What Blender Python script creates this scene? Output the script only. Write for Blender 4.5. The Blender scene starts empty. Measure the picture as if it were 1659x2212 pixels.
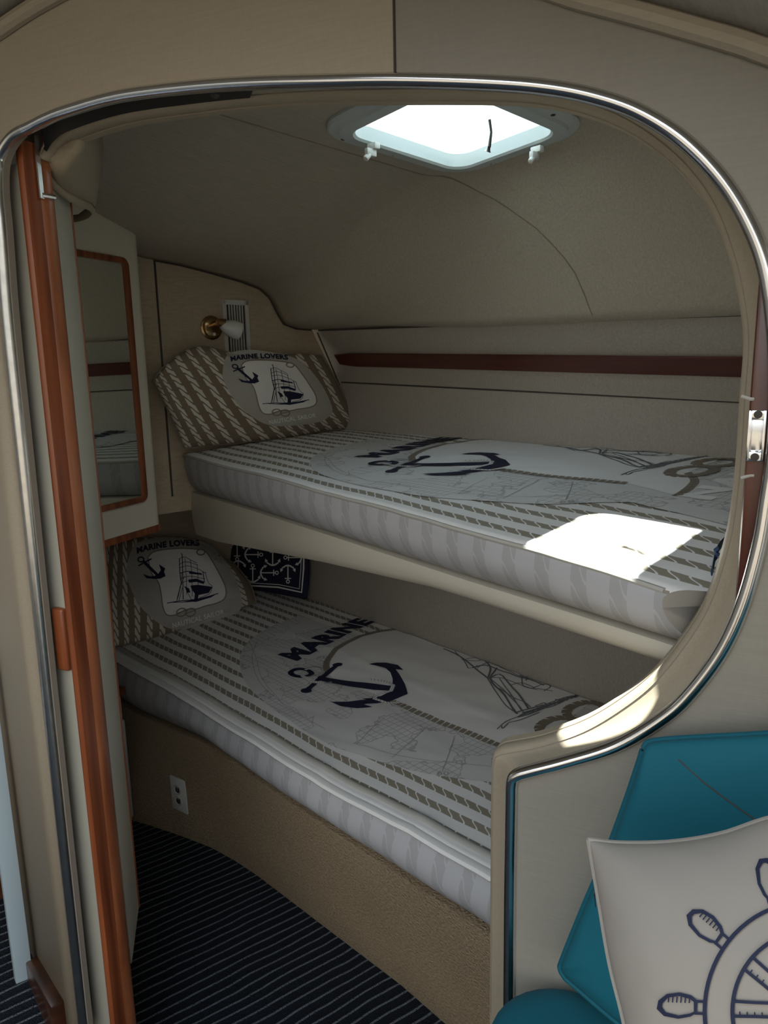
import bpy, bmesh, math
import numpy as np
from mathutils import Matrix, Vector, noise
from mathutils.geometry import tessellate_polygon

SC = bpy.context.scene
COL = SC.collection
# ------------------------------------------------------------------ camera, world, sun, exposure
F = 1597.0; CX, CY = 829.5, 1106.0; HC = 1.42
def unit(v):
    v = np.array(v, float); return v / np.linalg.norm(v)
_dn = unit([168 / F, -8144 / F, -1])
ZC = -_dn; _fw = np.array([0, 0, -1.0]); YC = unit(_fw - _fw.dot(ZC) * ZC); XC = np.cross(YC, ZC)
MC = np.array([XC, YC, ZC]); CAM = np.array([0, 0, HC])
cam = bpy.data.cameras.new('camera'); co = bpy.data.objects.new('camera', cam); COL.objects.link(co)
mw = Matrix.Identity(4)
for i in range(3):
    for j in range(3): mw[i][j] = MC[i][j]
mw.translation = Vector(CAM); co.matrix_world = mw
cam.sensor_fit = 'VERTICAL'; cam.sensor_height = 36; cam.sensor_width = 27; cam.lens = 36 * F / 2212
cam.clip_start = 0.02
SC.camera = co
SC.view_settings.view_transform = 'Standard'; SC.view_settings.look = 'None'
SC.view_settings.gamma = 1; SC.view_settings.use_curve_mapping = False
SC.view_settings.exposure = 0.28

# boat frame: D runs along the berth towards its head, N points from the cabin to the hull side
D = unit([-.67, .743, 0]); N = unit([.743, .67, 0]); K = 1.665
E = unit([.901, -.434, 0]); Mv = unit([.434, .901, 0])      # along / through the partition
UP = np.array([0, 0, 1.0])
def B(t, w, z): return N * (K - w) + D * t + UP * z          # berth coordinates
def Q(e, m, z): return E * e + Mv * m + UP * z               # partition coordinates
def tw(P): return np.array([P @ D, K - P @ N, P[2]])

W = bpy.data.worlds.new('sky'); SC.world = W; W.use_nodes = True
nt = W.node_tree; nt.nodes.clear()
wo = nt.nodes.new('ShaderNodeOutputWorld'); bg = nt.nodes.new('ShaderNodeBackground')
tc = nt.nodes.new('ShaderNodeTexCoord'); sx = nt.nodes.new('ShaderNodeSeparateXYZ'); cr = nt.nodes.new('ShaderNodeValToRGB')
nt.links.new(tc.outputs['Generated'], sx.inputs[0]); nt.links.new(sx.outputs[2], cr.inputs[0])
nt.links.new(cr.outputs[0], bg.inputs[0]); nt.links.new(bg.outputs[0], wo.inputs[0])
r = cr.color_ramp
r.elements[0].position = 0.0; r.elements[0].color = (.20, .18, .15, 1)
r.elements[1].position = 0.9; r.elements[1].color = (.52, .74, 1.0, 1)
_k = r.elements.new(0.12); _k.color = (.34, .33, .30, 1)
_k = r.elements.new(0.32); _k.color = (.78, .80, .84, 1)
_k = r.elements.new(0.6); _k.color = (.84, .93, 1.0, 1)
bg.inputs[1].default_value = 2.9

SUNV = D * -.435 - N * .185 - UP * .695
sl = bpy.data.lights.new('sun', 'SUN'); sl.energy = 22.0; sl.angle = 0.009; sl.color = (1, .97, .93)
so = bpy.data.objects.new('sun', sl); COL.objects.link(so)
so.rotation_mode = 'QUATERNION'; so.rotation_quaternion = Vector(SUNV).to_track_quat('-Z', 'Y')

# ------------------------------------------------------------------ pixel rays onto real planes
def ray(x, y): return MC @ np.array([(x - CX) / F, -(y - CY) / F, -1.0])
def onz(x, y, z):
    r = ray(x, y); return CAM + r * (z - HC) / r[2]
def onpl(x, y, P, Nn):
    r = ray(x, y); return CAM + r * (np.dot(Nn, P - CAM) / np.dot(Nn, r))
def onM(x, y, m): return onpl(x, y, Mv * m, Mv)

# ------------------------------------------------------------------ materials
MATS = {}
class G:
    """small node-expression helper"""
    def __init__(s, nt): s.nt = nt
    def n(s, t, **k):
        o = s.nt.nodes.new(t)
        for a, b in k.items(): setattr(o, a, b)
        return o
    def put(s, sock, v):
        if isinstance(v, bpy.types.NodeSocket): s.nt.links.new(v, sock)
        elif isinstance(v, (tuple, list)) and len(v) == 3 and sock.type == 'RGBA': sock.default_value = (*v, 1)
        else: sock.default_value = v
    def m(s, op, a, b=0.0, c=0.0):
        o = s.n('ShaderNodeMath', operation=op)
        s.put(o.inputs[0], a); s.put(o.inputs[1], b); s.put(o.inputs[2], c)
        return o.outputs[0]
    def mix(s, f, a, b):
        o = s.n('ShaderNodeMix', data_type='RGBA')
        s.put(o.inputs[0], f); s.put(o.inputs[6], a); s.put(o.inputs[7], b)
        return o.outputs[2]
    def coord(s, kind='Object', scale=(1, 1, 1), rot=(0, 0, 0)):
        t = s.n('ShaderNodeTexCoord'); mp = s.n('ShaderNodeMapping')
        mp.inputs['Scale'].default_value = scale; mp.inputs['Rotation'].default_value = rot
        r0 = s.n('ShaderNodeMapping'); r0.inputs['Rotation'].default_value = rot
        s.nt.links.new(t.outputs[kind], r0.inputs[0]); mp.inputs['Rotation'].default_value = (0, 0, 0)
        s.nt.links.new(r0.outputs[0], mp.inputs[0]); return mp.outputs[0]
    def noise(s, vec, scale, detail=3):
        o = s.n('ShaderNodeTexNoise'); s.nt.links.new(vec, o.inputs['Vector'])
        o.inputs['Scale'].default_value = scale; o.inputs['Detail'].default_value = detail
        return o.outputs['Fac']
def newmat(name):
    m = bpy.data.materials.new(name); m.use_nodes = True
    nt = m.node_tree; b = nt.nodes['Principled BSDF']; MATS[name] = m
    return m, G(nt), b
def bump(g, b, h, strength=.3, dist=.002):
    o = g.n('ShaderNodeBump'); o.inputs['Strength'].default_value = strength; o.inputs['Distance'].default_value = dist
    g.put(o.inputs['Height'], h); g.nt.links.new(o.outputs[0], b.inputs['Normal'])
def plain(name, col, rough=.6, metal=0, var=.06, nscale=8, spec=.4, coat=0):
    m, g, b = newmat(name)
    v = g.noise(g.coord(), nscale, 4)
    c2 = tuple(min(1, c * (1 + var)) for c in col); c1 = tuple(c * (1 - var) for c in col)
    g.put(b.inputs['Base Color'], g.mix(v, c1, c2))
    b.inputs['Roughness'].default_value = rough; b.inputs['Metallic'].default_value = metal
    b.inputs['Specular IOR Level'].default_value = spec; b.inputs['Coat Weight'].default_value = coat
    return m
def fabric(name, col, rough=.85, s=1.0, rot=(0, 0, .83), grain=.12, bmp=.25):
    """woven vinyl: fine slubs along one axis"""
    m, g, b = newmat(name)
    a = g.noise(g.coord('Object', (14 * s, 260 * s, 260 * s), rot), 1, 2)
    c = g.noise(g.coord('Object', (220 * s, 220 * s, 60 * s), rot), 1, 2)
    l = g.noise(g.coord(), 2.2, 3)
    h = g.m('ADD', g.m('MULTIPLY', a, .65), g.m('MULTIPLY', c, .35))
    f = g.m('ADD', g.m('MULTIPLY', h, .8), g.m('MULTIPLY', l, .2))
    lo = tuple(x * (1 - grain) for x in col); hi = tuple(min(1, x * (1 + grain)) for x in col)
    rr = g.n('ShaderNodeMapRange'); g.put(rr.inputs[0], f); rr.inputs[1].default_value = .35; rr.inputs[2].default_value = .65
    g.put(b.inputs['Base Color'], g.mix(rr.outputs[0], lo, hi))
    b.inputs['Roughness'].default_value = rough; b.inputs['Specular IOR Level'].default_value = .25
    bump(g, b, h, bmp, .0012)
    return m
def wood(name, col, dark, scale=(60, 60, 2.2), rot=(0, 0, 0), rough=.35, coat=.3):
    m, g, b = newmat(name)
    v = g.coord('Object', scale, rot)
    a = g.noise(v, 1, 5)
    bb = g.noise(g.coord('Object', tuple(q * .25 for q in scale), rot), 1, 2)
    f = g.m('ADD', g.m('MULTIPLY', a, .6), g.m('MULTIPLY', bb, .4))
    rr = g.n('ShaderNodeMapRange'); g.put(rr.inputs[0], f); rr.inputs[1].default_value = .36; rr.inputs[2].default_value = .62
    g.put(b.inputs['Base Color'], g.mix(rr.outputs[0], dark, col))
    b.inputs['Roughness'].default_value = rough; b.inputs['Coat Weight'].default_value = coat
    b.inputs['Coat Roughness'].default_value = .2
    bump(g, b, a, .15, .001)
    return m
def rope(name, fg, bgc, period, width, seg, slant, gap=.12, along=0, grid=None, off=0.0, taper=.0):
    """printed rope lines in UV metres: fg strands on bgc"""
    m, g, b = newmat(name)
    t = g.n('ShaderNodeTexCoord'); s = g.n('ShaderNodeSeparateXYZ'); g.nt.links.new(t.outputs['UV'], s.inputs[0])
    U = s.outputs[along]; V = s.outputs[1 - along]
    wob = g.m('MULTIPLY', g.m('SUBTRACT', g.noise(t.outputs['UV'], 5, 2), .5), .012)
    V = g.m('ADD', V, wob)
    vv = g.m('FRACT', g.m('ADD', g.m('DIVIDE', V, period), 10 + off))
    inr = g.m('LESS_THAN', vv, width)
    loc = g.m('DIVIDE', vv, width)
    cur = g.m('MULTIPLY', g.m('SINE', g.m('MULTIPLY', g.m('SUBTRACT', loc, .5), 3.1)), .5)
    a = g.m('FRACT', g.m('ADD', g.m('ADD', g.m('DIVIDE', U, seg), g.m('MULTIPLY', cur, slant)), 50.0))
    sg = g.m('GREATER_THAN', a, gap)
    f = g.m('MULTIPLY', inr, sg)
    col = g.mix(f, bgc, fg)
    if grid: pass
    g.put(b.inputs['Base Color'], col)
    b.inputs['Roughness'].default_value = .75; b.inputs['Specular IOR Level'].default_value = .25
    w = g.noise(g.coord('Object', (9, 9, 9)), 1, 3)
    bump(g, b, w, .35, .006)
    return m

TAN = (.44, .375, .29)
fabric('headliner', (.46, .41, .33), rot=(0, 0, -.84))
fabric('hull_vinyl', (.42, .385, .33), rot=(0, 0, -.84))
fabric('headwall_vinyl', (.47, .385, .28), rot=(0, 0, -.84))
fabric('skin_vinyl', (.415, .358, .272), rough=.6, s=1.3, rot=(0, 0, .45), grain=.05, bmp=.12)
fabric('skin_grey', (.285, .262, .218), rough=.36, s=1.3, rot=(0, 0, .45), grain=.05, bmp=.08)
fabric('lip_vinyl', (.37, .31, .225), rough=.45, s=1.6, rot=(0, 0, .45), grain=.06, bmp=.15)
plain('cream_laminate', (.66, .61, .50), .35, var=.02)
plain('cream_panel', (.58, .56, .47), .4, var=.02)
plain('door_grey', (.40, .38, .31), .45, var=.04)
plain('cream_vinyl', (.52, .48, .39), .5, var=.04)
plain('white_panel', (.62, .66, .66), .35, var=.03)
plain('blue_panel', (.46, .56, .60), .35, var=.03)
plain('black', (.008, .009, .012), .5)
plain('track_black', (.006, .008, .012), .35)
plain('seam', (.07, .06, .05), .8)
plain('seam_soft', (.26, .225, .18), .8)
plain('chrome', (.78, .80, .82), .16, 1, nscale=30, var=.05)
plain('old_chrome', (.62, .63, .62), .26, 1, nscale=60, var=.22)
plain('brass', (.42, .27, .13), .22, 1, var=.1)
plain('white_plastic', (.62, .62, .58), .35, var=.02)
plain('hatch_plastic', (.52, .57, .56), .4, var=.03)
plain('shade_glass', (.72, .74, .72), .2, var=.02)
plain('navy', (.012, .016, .045), .7)
plain('navy_cloth', (.012, .015, .040), .8)
plain('ink_grey', (.17, .18, .19), .8)
plain('ink_soft', (.34, .34, .32), .8)
plain('print_white', (.84, .83, .80), .75, var=.03)
plain('print_grey', (.45, .435, .39), .8, var=.1, nscale=14)
plain('print_taupe', (.25, .215, .165), .8)
plain('sheet_white', (.78, .77, .74), .75, var=.03)
plain('pillow_cream', (.34, .30, .255), .85, var=.05, nscale=5)
plain('teal', (.003, .11, .15), .8, var=.15, nscale=4)
plain('strap_navy', (.02, .05, .11), .7)
wood('teak', (.33, .092, .030), (.13, .030, .010))
wood('teak_light', (.38, .135, .055), (.17, .045, .016), scale=(34, 34, 3.5))
wood('mahogany', (.115, .030, .018), (.065, .016, .012), scale=(3, 90, 90), rot=(0, 0, .84))
wood('jamb_wood', (.11, .028, .014), (.045, .012, .008))
wood('dark_wood', (.13, .045, .015), (.04, .012, .005), scale=(12, 12, 30))
rope('rope_sheet', (.30, .27, .21), (.80, .79, .76), .050, .42, .030, .8, gap=.14)
rope('rope_skirt', (.385, .38, .38), (.46, .455, .465), .066, .42, .052, .9, gap=.12, along=1)
rope('rope_pillow', (.66, .62, .54), (.225, .175, .125), 1 / 13., .46, .052, .9, gap=.28, along=1)
# grey chart area of the sheet: fine hatching that comes and goes
m, g, b = newmat('chart_print')
t = g.n('ShaderNodeTexCoord'); s = g.n('ShaderNodeSeparateXYZ'); g.nt.links.new(t.outputs['UV'], s.inputs[0])
l1 = g.m('LESS_THAN', g.m('FRACT', g.m('MULTIPLY', g.m('ADD', s.outputs[0], 9), 62)), .13)
l2 = g.m('LESS_THAN', g.m('FRACT', g.m('MULTIPLY', g.m('ADD', s.outputs[1], 9), 48)), .12)
msk = g.m('GREATER_THAN', g.noise(t.outputs['UV'], 9, 3), .5)
edge = g.m('LESS_THAN', g.m('ABSOLUTE', g.m('SUBTRACT', g.noise(t.outputs['UV'], 9, 3), .5)), .008)
ln = g.m('MAXIMUM', g.m('MULTIPLY', g.m('MAXIMUM', l1, l2), msk), edge)
g.put(b.inputs['Base Color'], g.mix(g.m('MULTIPLY', ln, .55), (.66, .655, .63), (.26, .26, .25)))
b.inputs['Roughness'].default_value = .8
bump(g, b, g.noise(g.coord('Object', (9, 9, 9)), 1, 3), .35, .006)
# carpets
m, g, b = newmat('striped_carpet')
sep = g.n('ShaderNodeSeparateXYZ'); g.nt.links.new(g.coord('Object', (1, 1, 1), (0, 0, -.62)), sep.inputs[0])
wv = g.m('ADD', sep.outputs[1], g.m('MULTIPLY', g.noise(g.coord(), 6, 2), .018))
st = g.m('FRACT', g.m('MULTIPLY', g.m('ADD', wv, 20), 38))
n1 = g.noise(g.coord(), 330, 3)
ln = g.m('MULTIPLY', g.m('LESS_THAN', st, .20), g.m('GREATER_THAN', n1, .40))
base = g.mix(n1, (.006, .007, .010), (.028, .032, .040))
g.put(b.inputs['Base Color'], g.mix(ln, base, (.17, .19, .21)))
b.inputs['Roughness'].default_value = 1; b.inputs['Specular IOR Level'].default_value = .05
bump(g, b, g.m('ADD', g.m('ABSOLUTE', g.m('SUBTRACT', st, .5)), n1), .8, .006)
m, g, b = newmat('tan_carpet')
n1 = g.noise(g.coord(), 190, 3); n2 = g.noise(g.coord(), 5, 2)
g.put(b.inputs['Base Color'], g.mix(g.m('ADD', g.m('MULTIPLY', n1, .8), g.m('MULTIPLY', n2, .2)), (.17, .125, .08), (.54, .41, .265)))
b.inputs['Roughness'].default_value = 1; b.inputs['Specular IOR Level'].default_value = .05
bump(g, b, n1, 1.0, .006)
# mirror and hatch pane
m, g, b = newmat('mirror_glass'); b.inputs['Base Color'].default_value = (.62, .66, .62, 1)
b.inputs['Metallic'].default_value = 1; b.inputs['Roughness'].default_value = .02
m, g, b = newmat('hatch_glass'); nt = m.node_tree
tr = g.n('ShaderNodeBsdfTransparent'); tr.inputs[0].default_value = (.93, .97, .97, 1)
gl = g.n('ShaderNodeBsdfGlossy'); gl.inputs['Roughness'].default_value = .05
ms = g.n('ShaderNodeMixShader'); ms.inputs[0].default_value = .06
nt.links.new(tr.outputs[0], ms.inputs[1]); nt.links.new(gl.outputs[0], ms.inputs[2])
nt.links.new(ms.outputs[0], nt.nodes['Material Output'].inputs[0])
m, g, b = newmat('hatch_rim'); b.inputs['Base Color'].default_value = (.75, .82, .82, 1)
b.inputs['Roughness'].default_value = .5; b.inputs['Transmission Weight'].default_value = .0
b.inputs['Subsurface Weight'].default_value = 0
tl = g.n('ShaderNodeBsdfTranslucent'); tl.inputs[0].default_value = (.9, .96, .96, 1)
ms = g.n('ShaderNodeMixShader'); ms.inputs[0].default_value = .55
g.nt.links.new(b.outputs[0], ms.inputs[1]); g.nt.links.new(tl.outputs[0], ms.inputs[2])
g.nt.links.new(ms.outputs[0], g.nt.nodes['Material Output'].inputs[0])

# ------------------------------------------------------------------ mesh helpers
class MB:
    def __init__(s): s.v = []; s.f = []; s.mi = []; s.uv = []
    def add(s, vs, fs, mi=0, uv=None):
        o = len(s.v); s.v += [tuple(map(float, p)) for p in vs]
        s.uv += list(uv) if uv is not None else [(0, 0)] * len(vs)
        for f in fs: s.f.append([i + o for i in f]); s.mi.append(mi)
    def box(s, c, ax, half, mi=0):
        c = np.array(c); a = [np.array(x) * h for x, h in zip(ax, half)]
        vs = [c + i * a[0] + j * a[1] + k * a[2] for i in (-1, 1) for j in (-1, 1) for k in (-1, 1)]
        s.add(vs, [(0, 1, 3, 2), (4, 6, 7, 5), (0, 4, 5, 1), (2, 3, 7, 6), (0, 2, 6, 4), (1, 5, 7, 3)], mi)
    def loft(s, rows, close=False, caps=False, mi=0, uvs=None):
        R = len(rows); C_ = len(rows[0]); vs = [p for r in rows for p in r]
        fs = []
        for i in range(R - 1):
            for j in range(C_ if close else C_ - 1):
                k = (j + 1) % C_
                fs.append((i * C_ + j, i * C_ + k, (i + 1) * C_ + k, (i + 1) * C_ + j))
        if caps: fs.append(tuple(range(C_))[::-1]); fs.append(tuple((R - 1) * C_ + j for j in range(C_)))
        s.add(vs, fs, mi, uvs)
    def tube(s, pts, r, n=8, mi=0, caps=True, closed=False, up=None):
        pts = [np.array(p, float) for p in pts]; rows = []; L = len(pts)
        ref = np.array(up if up is not None else (0, 0, 1.0), float)
        for i, p in enumerate(pts):
            a = pts[(i - 1) % L] if (i > 0 or closed) else p; c = pts[(i + 1) % L] if (i < L - 1 or closed) else p
            tg = unit(c - a)
            rf = ref if abs(tg @ ref) < .95 else np.array([1.0, 0, 0])
            x = unit(np.cross(tg, rf)); y = np.cross(x, tg)
            rr = r[i] if isinstance(r, list) else r
            rx, ry = rr if isinstance(rr, (list, tuple)) else (rr, rr)
            rows.append([p + x * rx * math.cos(q) + y * ry * math.sin(q) for q in [2 * math.pi * k / n for k in range(n)]])
        if closed: rows.append(rows[0])
        s.loft(rows, True, caps and not closed, mi)
    def lathe(s, P, axis, prof, n=24, mi=0):
        axis = unit(axis); rf = np.array([0, 0, 1.0]) if abs(axis[2]) < .9 else np.array([1.0, 0, 0])
        x = unit(np.cross(axis, rf)); y = np.cross(axis, x); P = np.array(P)
        rows = [[P + axis * h + (x * math.cos(q) + y * math.sin(q)) * rr for q in [2 * math.pi * k / n for k in range(n)]] for rr, h in prof]
        s.loft(rows, True, True, mi)
    def prism(s, poly, vec, mi=0):
        """poly: 3D outline, extruded by vec"""
        poly = [np.array(p, float) for p in poly]; n = len(poly); vec = np.array(vec, float)
        tr = tessellate_polygon([[Vector(p) for p in poly]])
        vs = poly + [p + vec for p in poly]
        fs = [tuple(t) for t in tr] + [tuple(i + n for i in t[::-1]) for t in tr] + [(i, (i + 1) % n, (i + 1) % n + n, i + n) for i in range(n)]
        s.add(vs, fs, mi)
def link(name, me, parent=None):
    o = bpy.data.objects.new(name, me); COL.objects.link(o)
    if parent: o.parent = parent; o.matrix_parent_inverse = parent.matrix_world.inverted()
    return o
def build(name, mb, mats, parent=None, smooth=False, bevel=0, cuts=(), bseg=2, angle=35):
    me = bpy.data.meshes.new(name); bm = bmesh.new(); ul = bm.loops.layers.uv.new('UVMap')
    V = [bm.verts.new(p) for p in mb.v]
    for f, mi in zip(mb.f, mb.mi):
        f2 = []
        for i in f:
            if i not in f2: f2.append(i)
        if len(f2) < 3: continue
        try: ff = bm.faces.new([V[i] for i in f2])
        except ValueError: continue
        ff.material_index = mi; ff.smooth = smooth
        for lp, i in zip(ff.loops, f2): lp[ul].uv = mb.uv[i]
    bmesh.ops.remove_doubles(bm, verts=bm.verts, dist=1e-6)
    for P, n_ in cuts:
        bmesh.ops.bisect_plane(bm, geom=bm.verts[:] + bm.edges[:] + bm.faces[:], plane_co=Vector(P), plane_no=Vector(n_), clear_outer=True)
    if bevel:
        bmesh.ops.recalc_face_normals(bm, faces=bm.faces)
        es = [e for e in bm.edges if len(e.link_faces) == 2 and e.calc_face_angle(0) > .6]
        bmesh.ops.bevel(bm, geom=es, offset=bevel, segments=bseg, affect='EDGES', profile=.5, clamp_overlap=True)
        for f in bm.faces: f.smooth = True
        smooth = True
    bmesh.ops.recalc_face_normals(bm, faces=bm.faces)
    bm.to_mesh(me); bm.free()
    for k in ([mats] if isinstance(mats, str) else mats): me.materials.append(MATS[k])
    if smooth: me.set_sharp_from_angle(angle=math.radians(angle))
    return link(name, me, parent)
def thing(name, label, cat, loc, group=None):
    o = bpy.data.objects.new(name, None); COL.objects.link(o); o.location = Vector(loc); o.empty_display_size = .05
    o['label'] = label; o['category'] = cat
    if group: o['group'] = group
    bpy.context.view_layer.update(); return o
def tag(o, label, cat, group=None):
    o['label'] = label; o['category'] = cat
    if group: o['group'] = group
    return o
def struct(o, label=None, cat=None):
    o['kind'] = 'structure'
    if label: o['label'] = label
    if cat: o['category'] = cat
    return o
def interp(x, pts):
    return float(np.interp(x, [p[0] for p in pts], [p[1] for p in pts]))
def resample(pts, n, smooth=2):
    """Catmull-Rom through pts, n samples uniform in index"""
    pts = [np.array(p, float) for p in pts]; out = []
    L = len(pts) - 1
    for k in range(n):
        u = L * k / (n - 1); i = min(int(u), L - 1); f = u - i
        p1, p2 = pts[i], pts[i + 1]; p0 = pts[i - 1] if i else 2 * p1 - p2; p3 = pts[i + 2] if i + 2 <= L else 2 * p2 - p1
        out.append(.5 * ((2 * p1) + (p2 - p0) * f + (2 * p0 - 5 * p1 + 4 * p2 - p3) * f * f + (-p0 + 3 * p1 - 3 * p2 + p3) * f ** 3))
    return out
def sstep(x, a, b):
    u = min(1, max(0, (x - a) / (b - a))); return u * u * (3 - 2 * u)

# ------------------------------------------------------------------ berth shell
T0 = 2.063; T1 = 2.66
PA = [(0.0, 1.545), (.12, 1.549), (.18, 1.551), (.23, 1.565), (.252, 1.595), (.28, 1.645), (.317, 1.672), (.384, 1.690), (.494, 1.710), (.583, 1.724), (.70, 1.735), (1.0, 1.80), (2.2, 1.84)]
PB = [(0.0, 1.50), (.10, 1.520), (.115, 1.55), (.15, 1.64), (.20, 1.725), (.25, 1.79), (.295, 1.832), (.32, 1.8505), (.36, 1.853), (.75, 1.8725), (1.0, 1.885), (2.2, 1.89)]
def seamz(t): return 1.512 + (t - .694) * .0270
def ceil_z(t, w):
    f = sstep(t, 1.26, 2.0)
    a = interp(w, PA); b_ = interp(w, PB) + (seamz(t) - 1.53) * max(0, 1 - w / .3)
    b_ += .06 * min(.45, max(0, 1.18 - t)) * sstep(w, .2, .34)
    return a * f + b_ * (1 - f)
HT0, HT1, HW0, HW1 = .905, 1.165, .375, .690       # hatch opening
ts = sorted(set([HT0 - .02, HT1 + .02] + list(np.linspace(.0, T0, 60))))
ws = sorted(set([HW0 - .02, HW1 + .02] + list(np.linspace(.10, .7, 49)) + list(np.linspace(.72, 2.3, 40))))
mb = MB(); idx = {}
vs = [B(t, w, ceil_z(t, w)) for t in ts for w in ws]
fs = []
for i in range(len(ts) - 1):
    for j in range(len(ws) - 1):
        tcn = (ts[i] + ts[i + 1]) / 2; wcn = (ws[j] + ws[j + 1]) / 2
        if HT0 - .021 < tcn < HT1 + .021 and HW0 - .021 < wcn < HW1 + .021: continue
        fs.append((i * len(ws) + j, i * len(ws) + j + 1, (i + 1) * len(ws) + j + 1, (i + 1) * len(ws) + j))
mb.add(vs, fs)
# far left part of the ceiling beyond the head bulkhead line
ceil = struct(build('ceiling', mb, 'headliner', smooth=True, cuts=[(Q(0, .89, 0), -Mv)]), 'beige woven headliner over the bunks with a hatch in it', 'ceiling')
md = ceil.modifiers.new('s', 'SOLIDIFY'); md.thickness = .02; md.offset = 1
# seam across the headliner
mb = MB(); pts = []
for w in np.linspace(.108, 1.2, 60):
    t = .985 + .295 * sstep(w, .09, .38)
    pts.append(B(t, w, ceil_z(t, w) - .0005))
mb.tube(pts, .0016, 6)
build('seam', mb, 'seam_soft', ceil)['label'] = 'thin stitched seam'
# hull side wall
mb = MB(); rows = []
prof = [(0.0, .30), (0, 1.0), (0, 1.2), (0, 1.34), (.002, 1.352), (.014, 1.366), (.03, 1.42), (.06, 1.47), (.095, 1.515), (.105, 1.535), (.10, 1.60)]
for t in np.linspace(.0, T1, 40):
    k = 1 - .0
    row = []
    for w, z in prof:
        dz = (seamz(t) - 1.53) * sstep(z, 1.3, 1.5) + (t - 1.4) * .030 * sstep(z, 1.2, 1.352) * (1 - sstep(z, 1.4, 1.5))
        row.append(B(t, w * .9, z + dz))
    rows.append(row)
mb.loft(rows)
wall = struct(build('wall_right', mb, 'hull_vinyl', smooth=True, cuts=[(Q(0, .89, 0), -Mv)], angle=60), 'grey beige padded hull side behind both bunks', 'wall')
md = wall.modifiers.new('s', 'SOLIDIFY'); md.thickness = .02; md.offset = 1
for zz, ww, rr in [(1.351, .0015, .0028), (None, .094, .0035)]:
    mb = MB()
    mb.tube([B(t, ww, (zz + (t - 1.4) * .030) if zz else seamz(t) - .002) for t in np.linspace(.12, T0 - .01, 24)], rr, 6)
    build('seam', mb, 'seam', wall)
# mahogany rail let into the wall
mb = MB(); rows = []
for t in np.linspace(.12, 2.02, 24):
    zt = 1.427 + (t - .688) * .0327; zb = 1.384 + (t - .685) * .0316
    f = .5 - .5 * math.cos(math.pi * min(1, (2.02 - t) / .03)) if t > 1.99 else 1
    zm = (zt + zb) / 2; zt = zm + (zt - zm) * max(f, .75); zb = zm + (zb - zm) * max(f, .75)
    rows.append([B(t, .006, zb), B(t, .034, zb), B(t, .037, zb + .003), B(t, .058, zt - .003), B(t, .056, zt), B(t, .012, zt)])
mb.loft(rows, True, True)
tag(build('wooden_rail', mb, 'mahogany', smooth=True), 'long dark mahogany rail along the hull side above the upper bunk', 'rail')
# head bulkhead over the upper bunk
mb = MB(); poly = [B(T0, .0, 1.0), B(T0, .0, 1.352), B(T0, .105, seamz(T0) - .02)]
poly += [B(T0, w, interp(w, PA) + .012) for w in np.linspace(.12, 1.17, 60)] + [B(T0, 1.17, 1.0)]
mb.prism(poly, D * .02)
wh = struct(build('wall_head', mb, 'headwall_vinyl'), 'beige vinyl bulkhead at the head of the upper bunk', 'wall')
mb = MB(); mb.tube([B(T0 - .001, .664, z) for z in np.linspace(1.05, 1.735, 8)], .003, 6, up=(1, 0, 0)); build('seam', mb, 'seam', wh)
mb = MB(); mb.tube([B(T0 - .002, w, interp(w, PA) - .001) for w in np.linspace(.12, .664, 60)], .0035, 6)
mb.tube([B(T0 - .003, .006, 1.36), B(T0 - .003, .05, 1.45), B(T0 - .003, .095, seamz(T0) - .01)], .0025, 6)
build('piping', mb, 'seam', wh)
# lower head wall, foot wall, far left wall
mb = MB(); mb.prism([B(T1, -.02, -.02), B(T1, 1.2, -.02), B(T1, 1.2, 1.12), B(T1, -.02, 1.12)], D * .02)
struct(build('wall_back', mb, 'headwall_vinyl'), 'beige vinyl wall at the head of the lower bunk', 'wall')
mb = MB(); mb.prism([B(T0 + .02, .0, 1.10), B(T1, .0, 1.10), B(T1, 1.16, 1.10), B(T0 + .02, 1.16, 1.10)], UP * .02)
struct(build('trim_9', mb, 'headwall_vinyl'), 'underside of the shelf over the lower bunk head', 'trim')
mb = MB(); mb.prism([B(.12, -.02, 0), B(.12, .75, 0), B(.12, .75, 1.9), B(.12, -.02, 1.9)], D * -.02)
struct(build('wall_foot', mb, 'hull_vinyl', cuts=[(Q(0, .92, 0), -Mv)]), 'foot wall of the bunks', 'wall')
pL = [np.array([-.555, 1.30, 0]), np.array([-.60, 1.30, 0]), np.array([-1.40, 2.323, 0]), B(T1, 1.14, 0), B(T1, 1.19, 0), np.array([-1.44, 2.30, 0]), np.array([-.64, 1.275, 0]), np.array([-.60, 1.255, 0])]
mb = MB(); mb.prism([p - UP * .02 for p in pL], UP * 1.92)
struct(build('wall_left', mb, 'cream_vinyl'), 'cream wall at the left of the sleeping cabin', 'wall')
# floor
mb = MB(); mb.prism([(-1.6, .9, -.02), (1.6, -.6 + .9, -.02), (1.6, 3.4, -.02), (-2.2, 3.6, -.02)], (0, 0, .02))
struct(build('floor', mb, 'striped_carpet'), 'dark navy carpet with thin pale ribbed stripes', 'floor')

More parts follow.
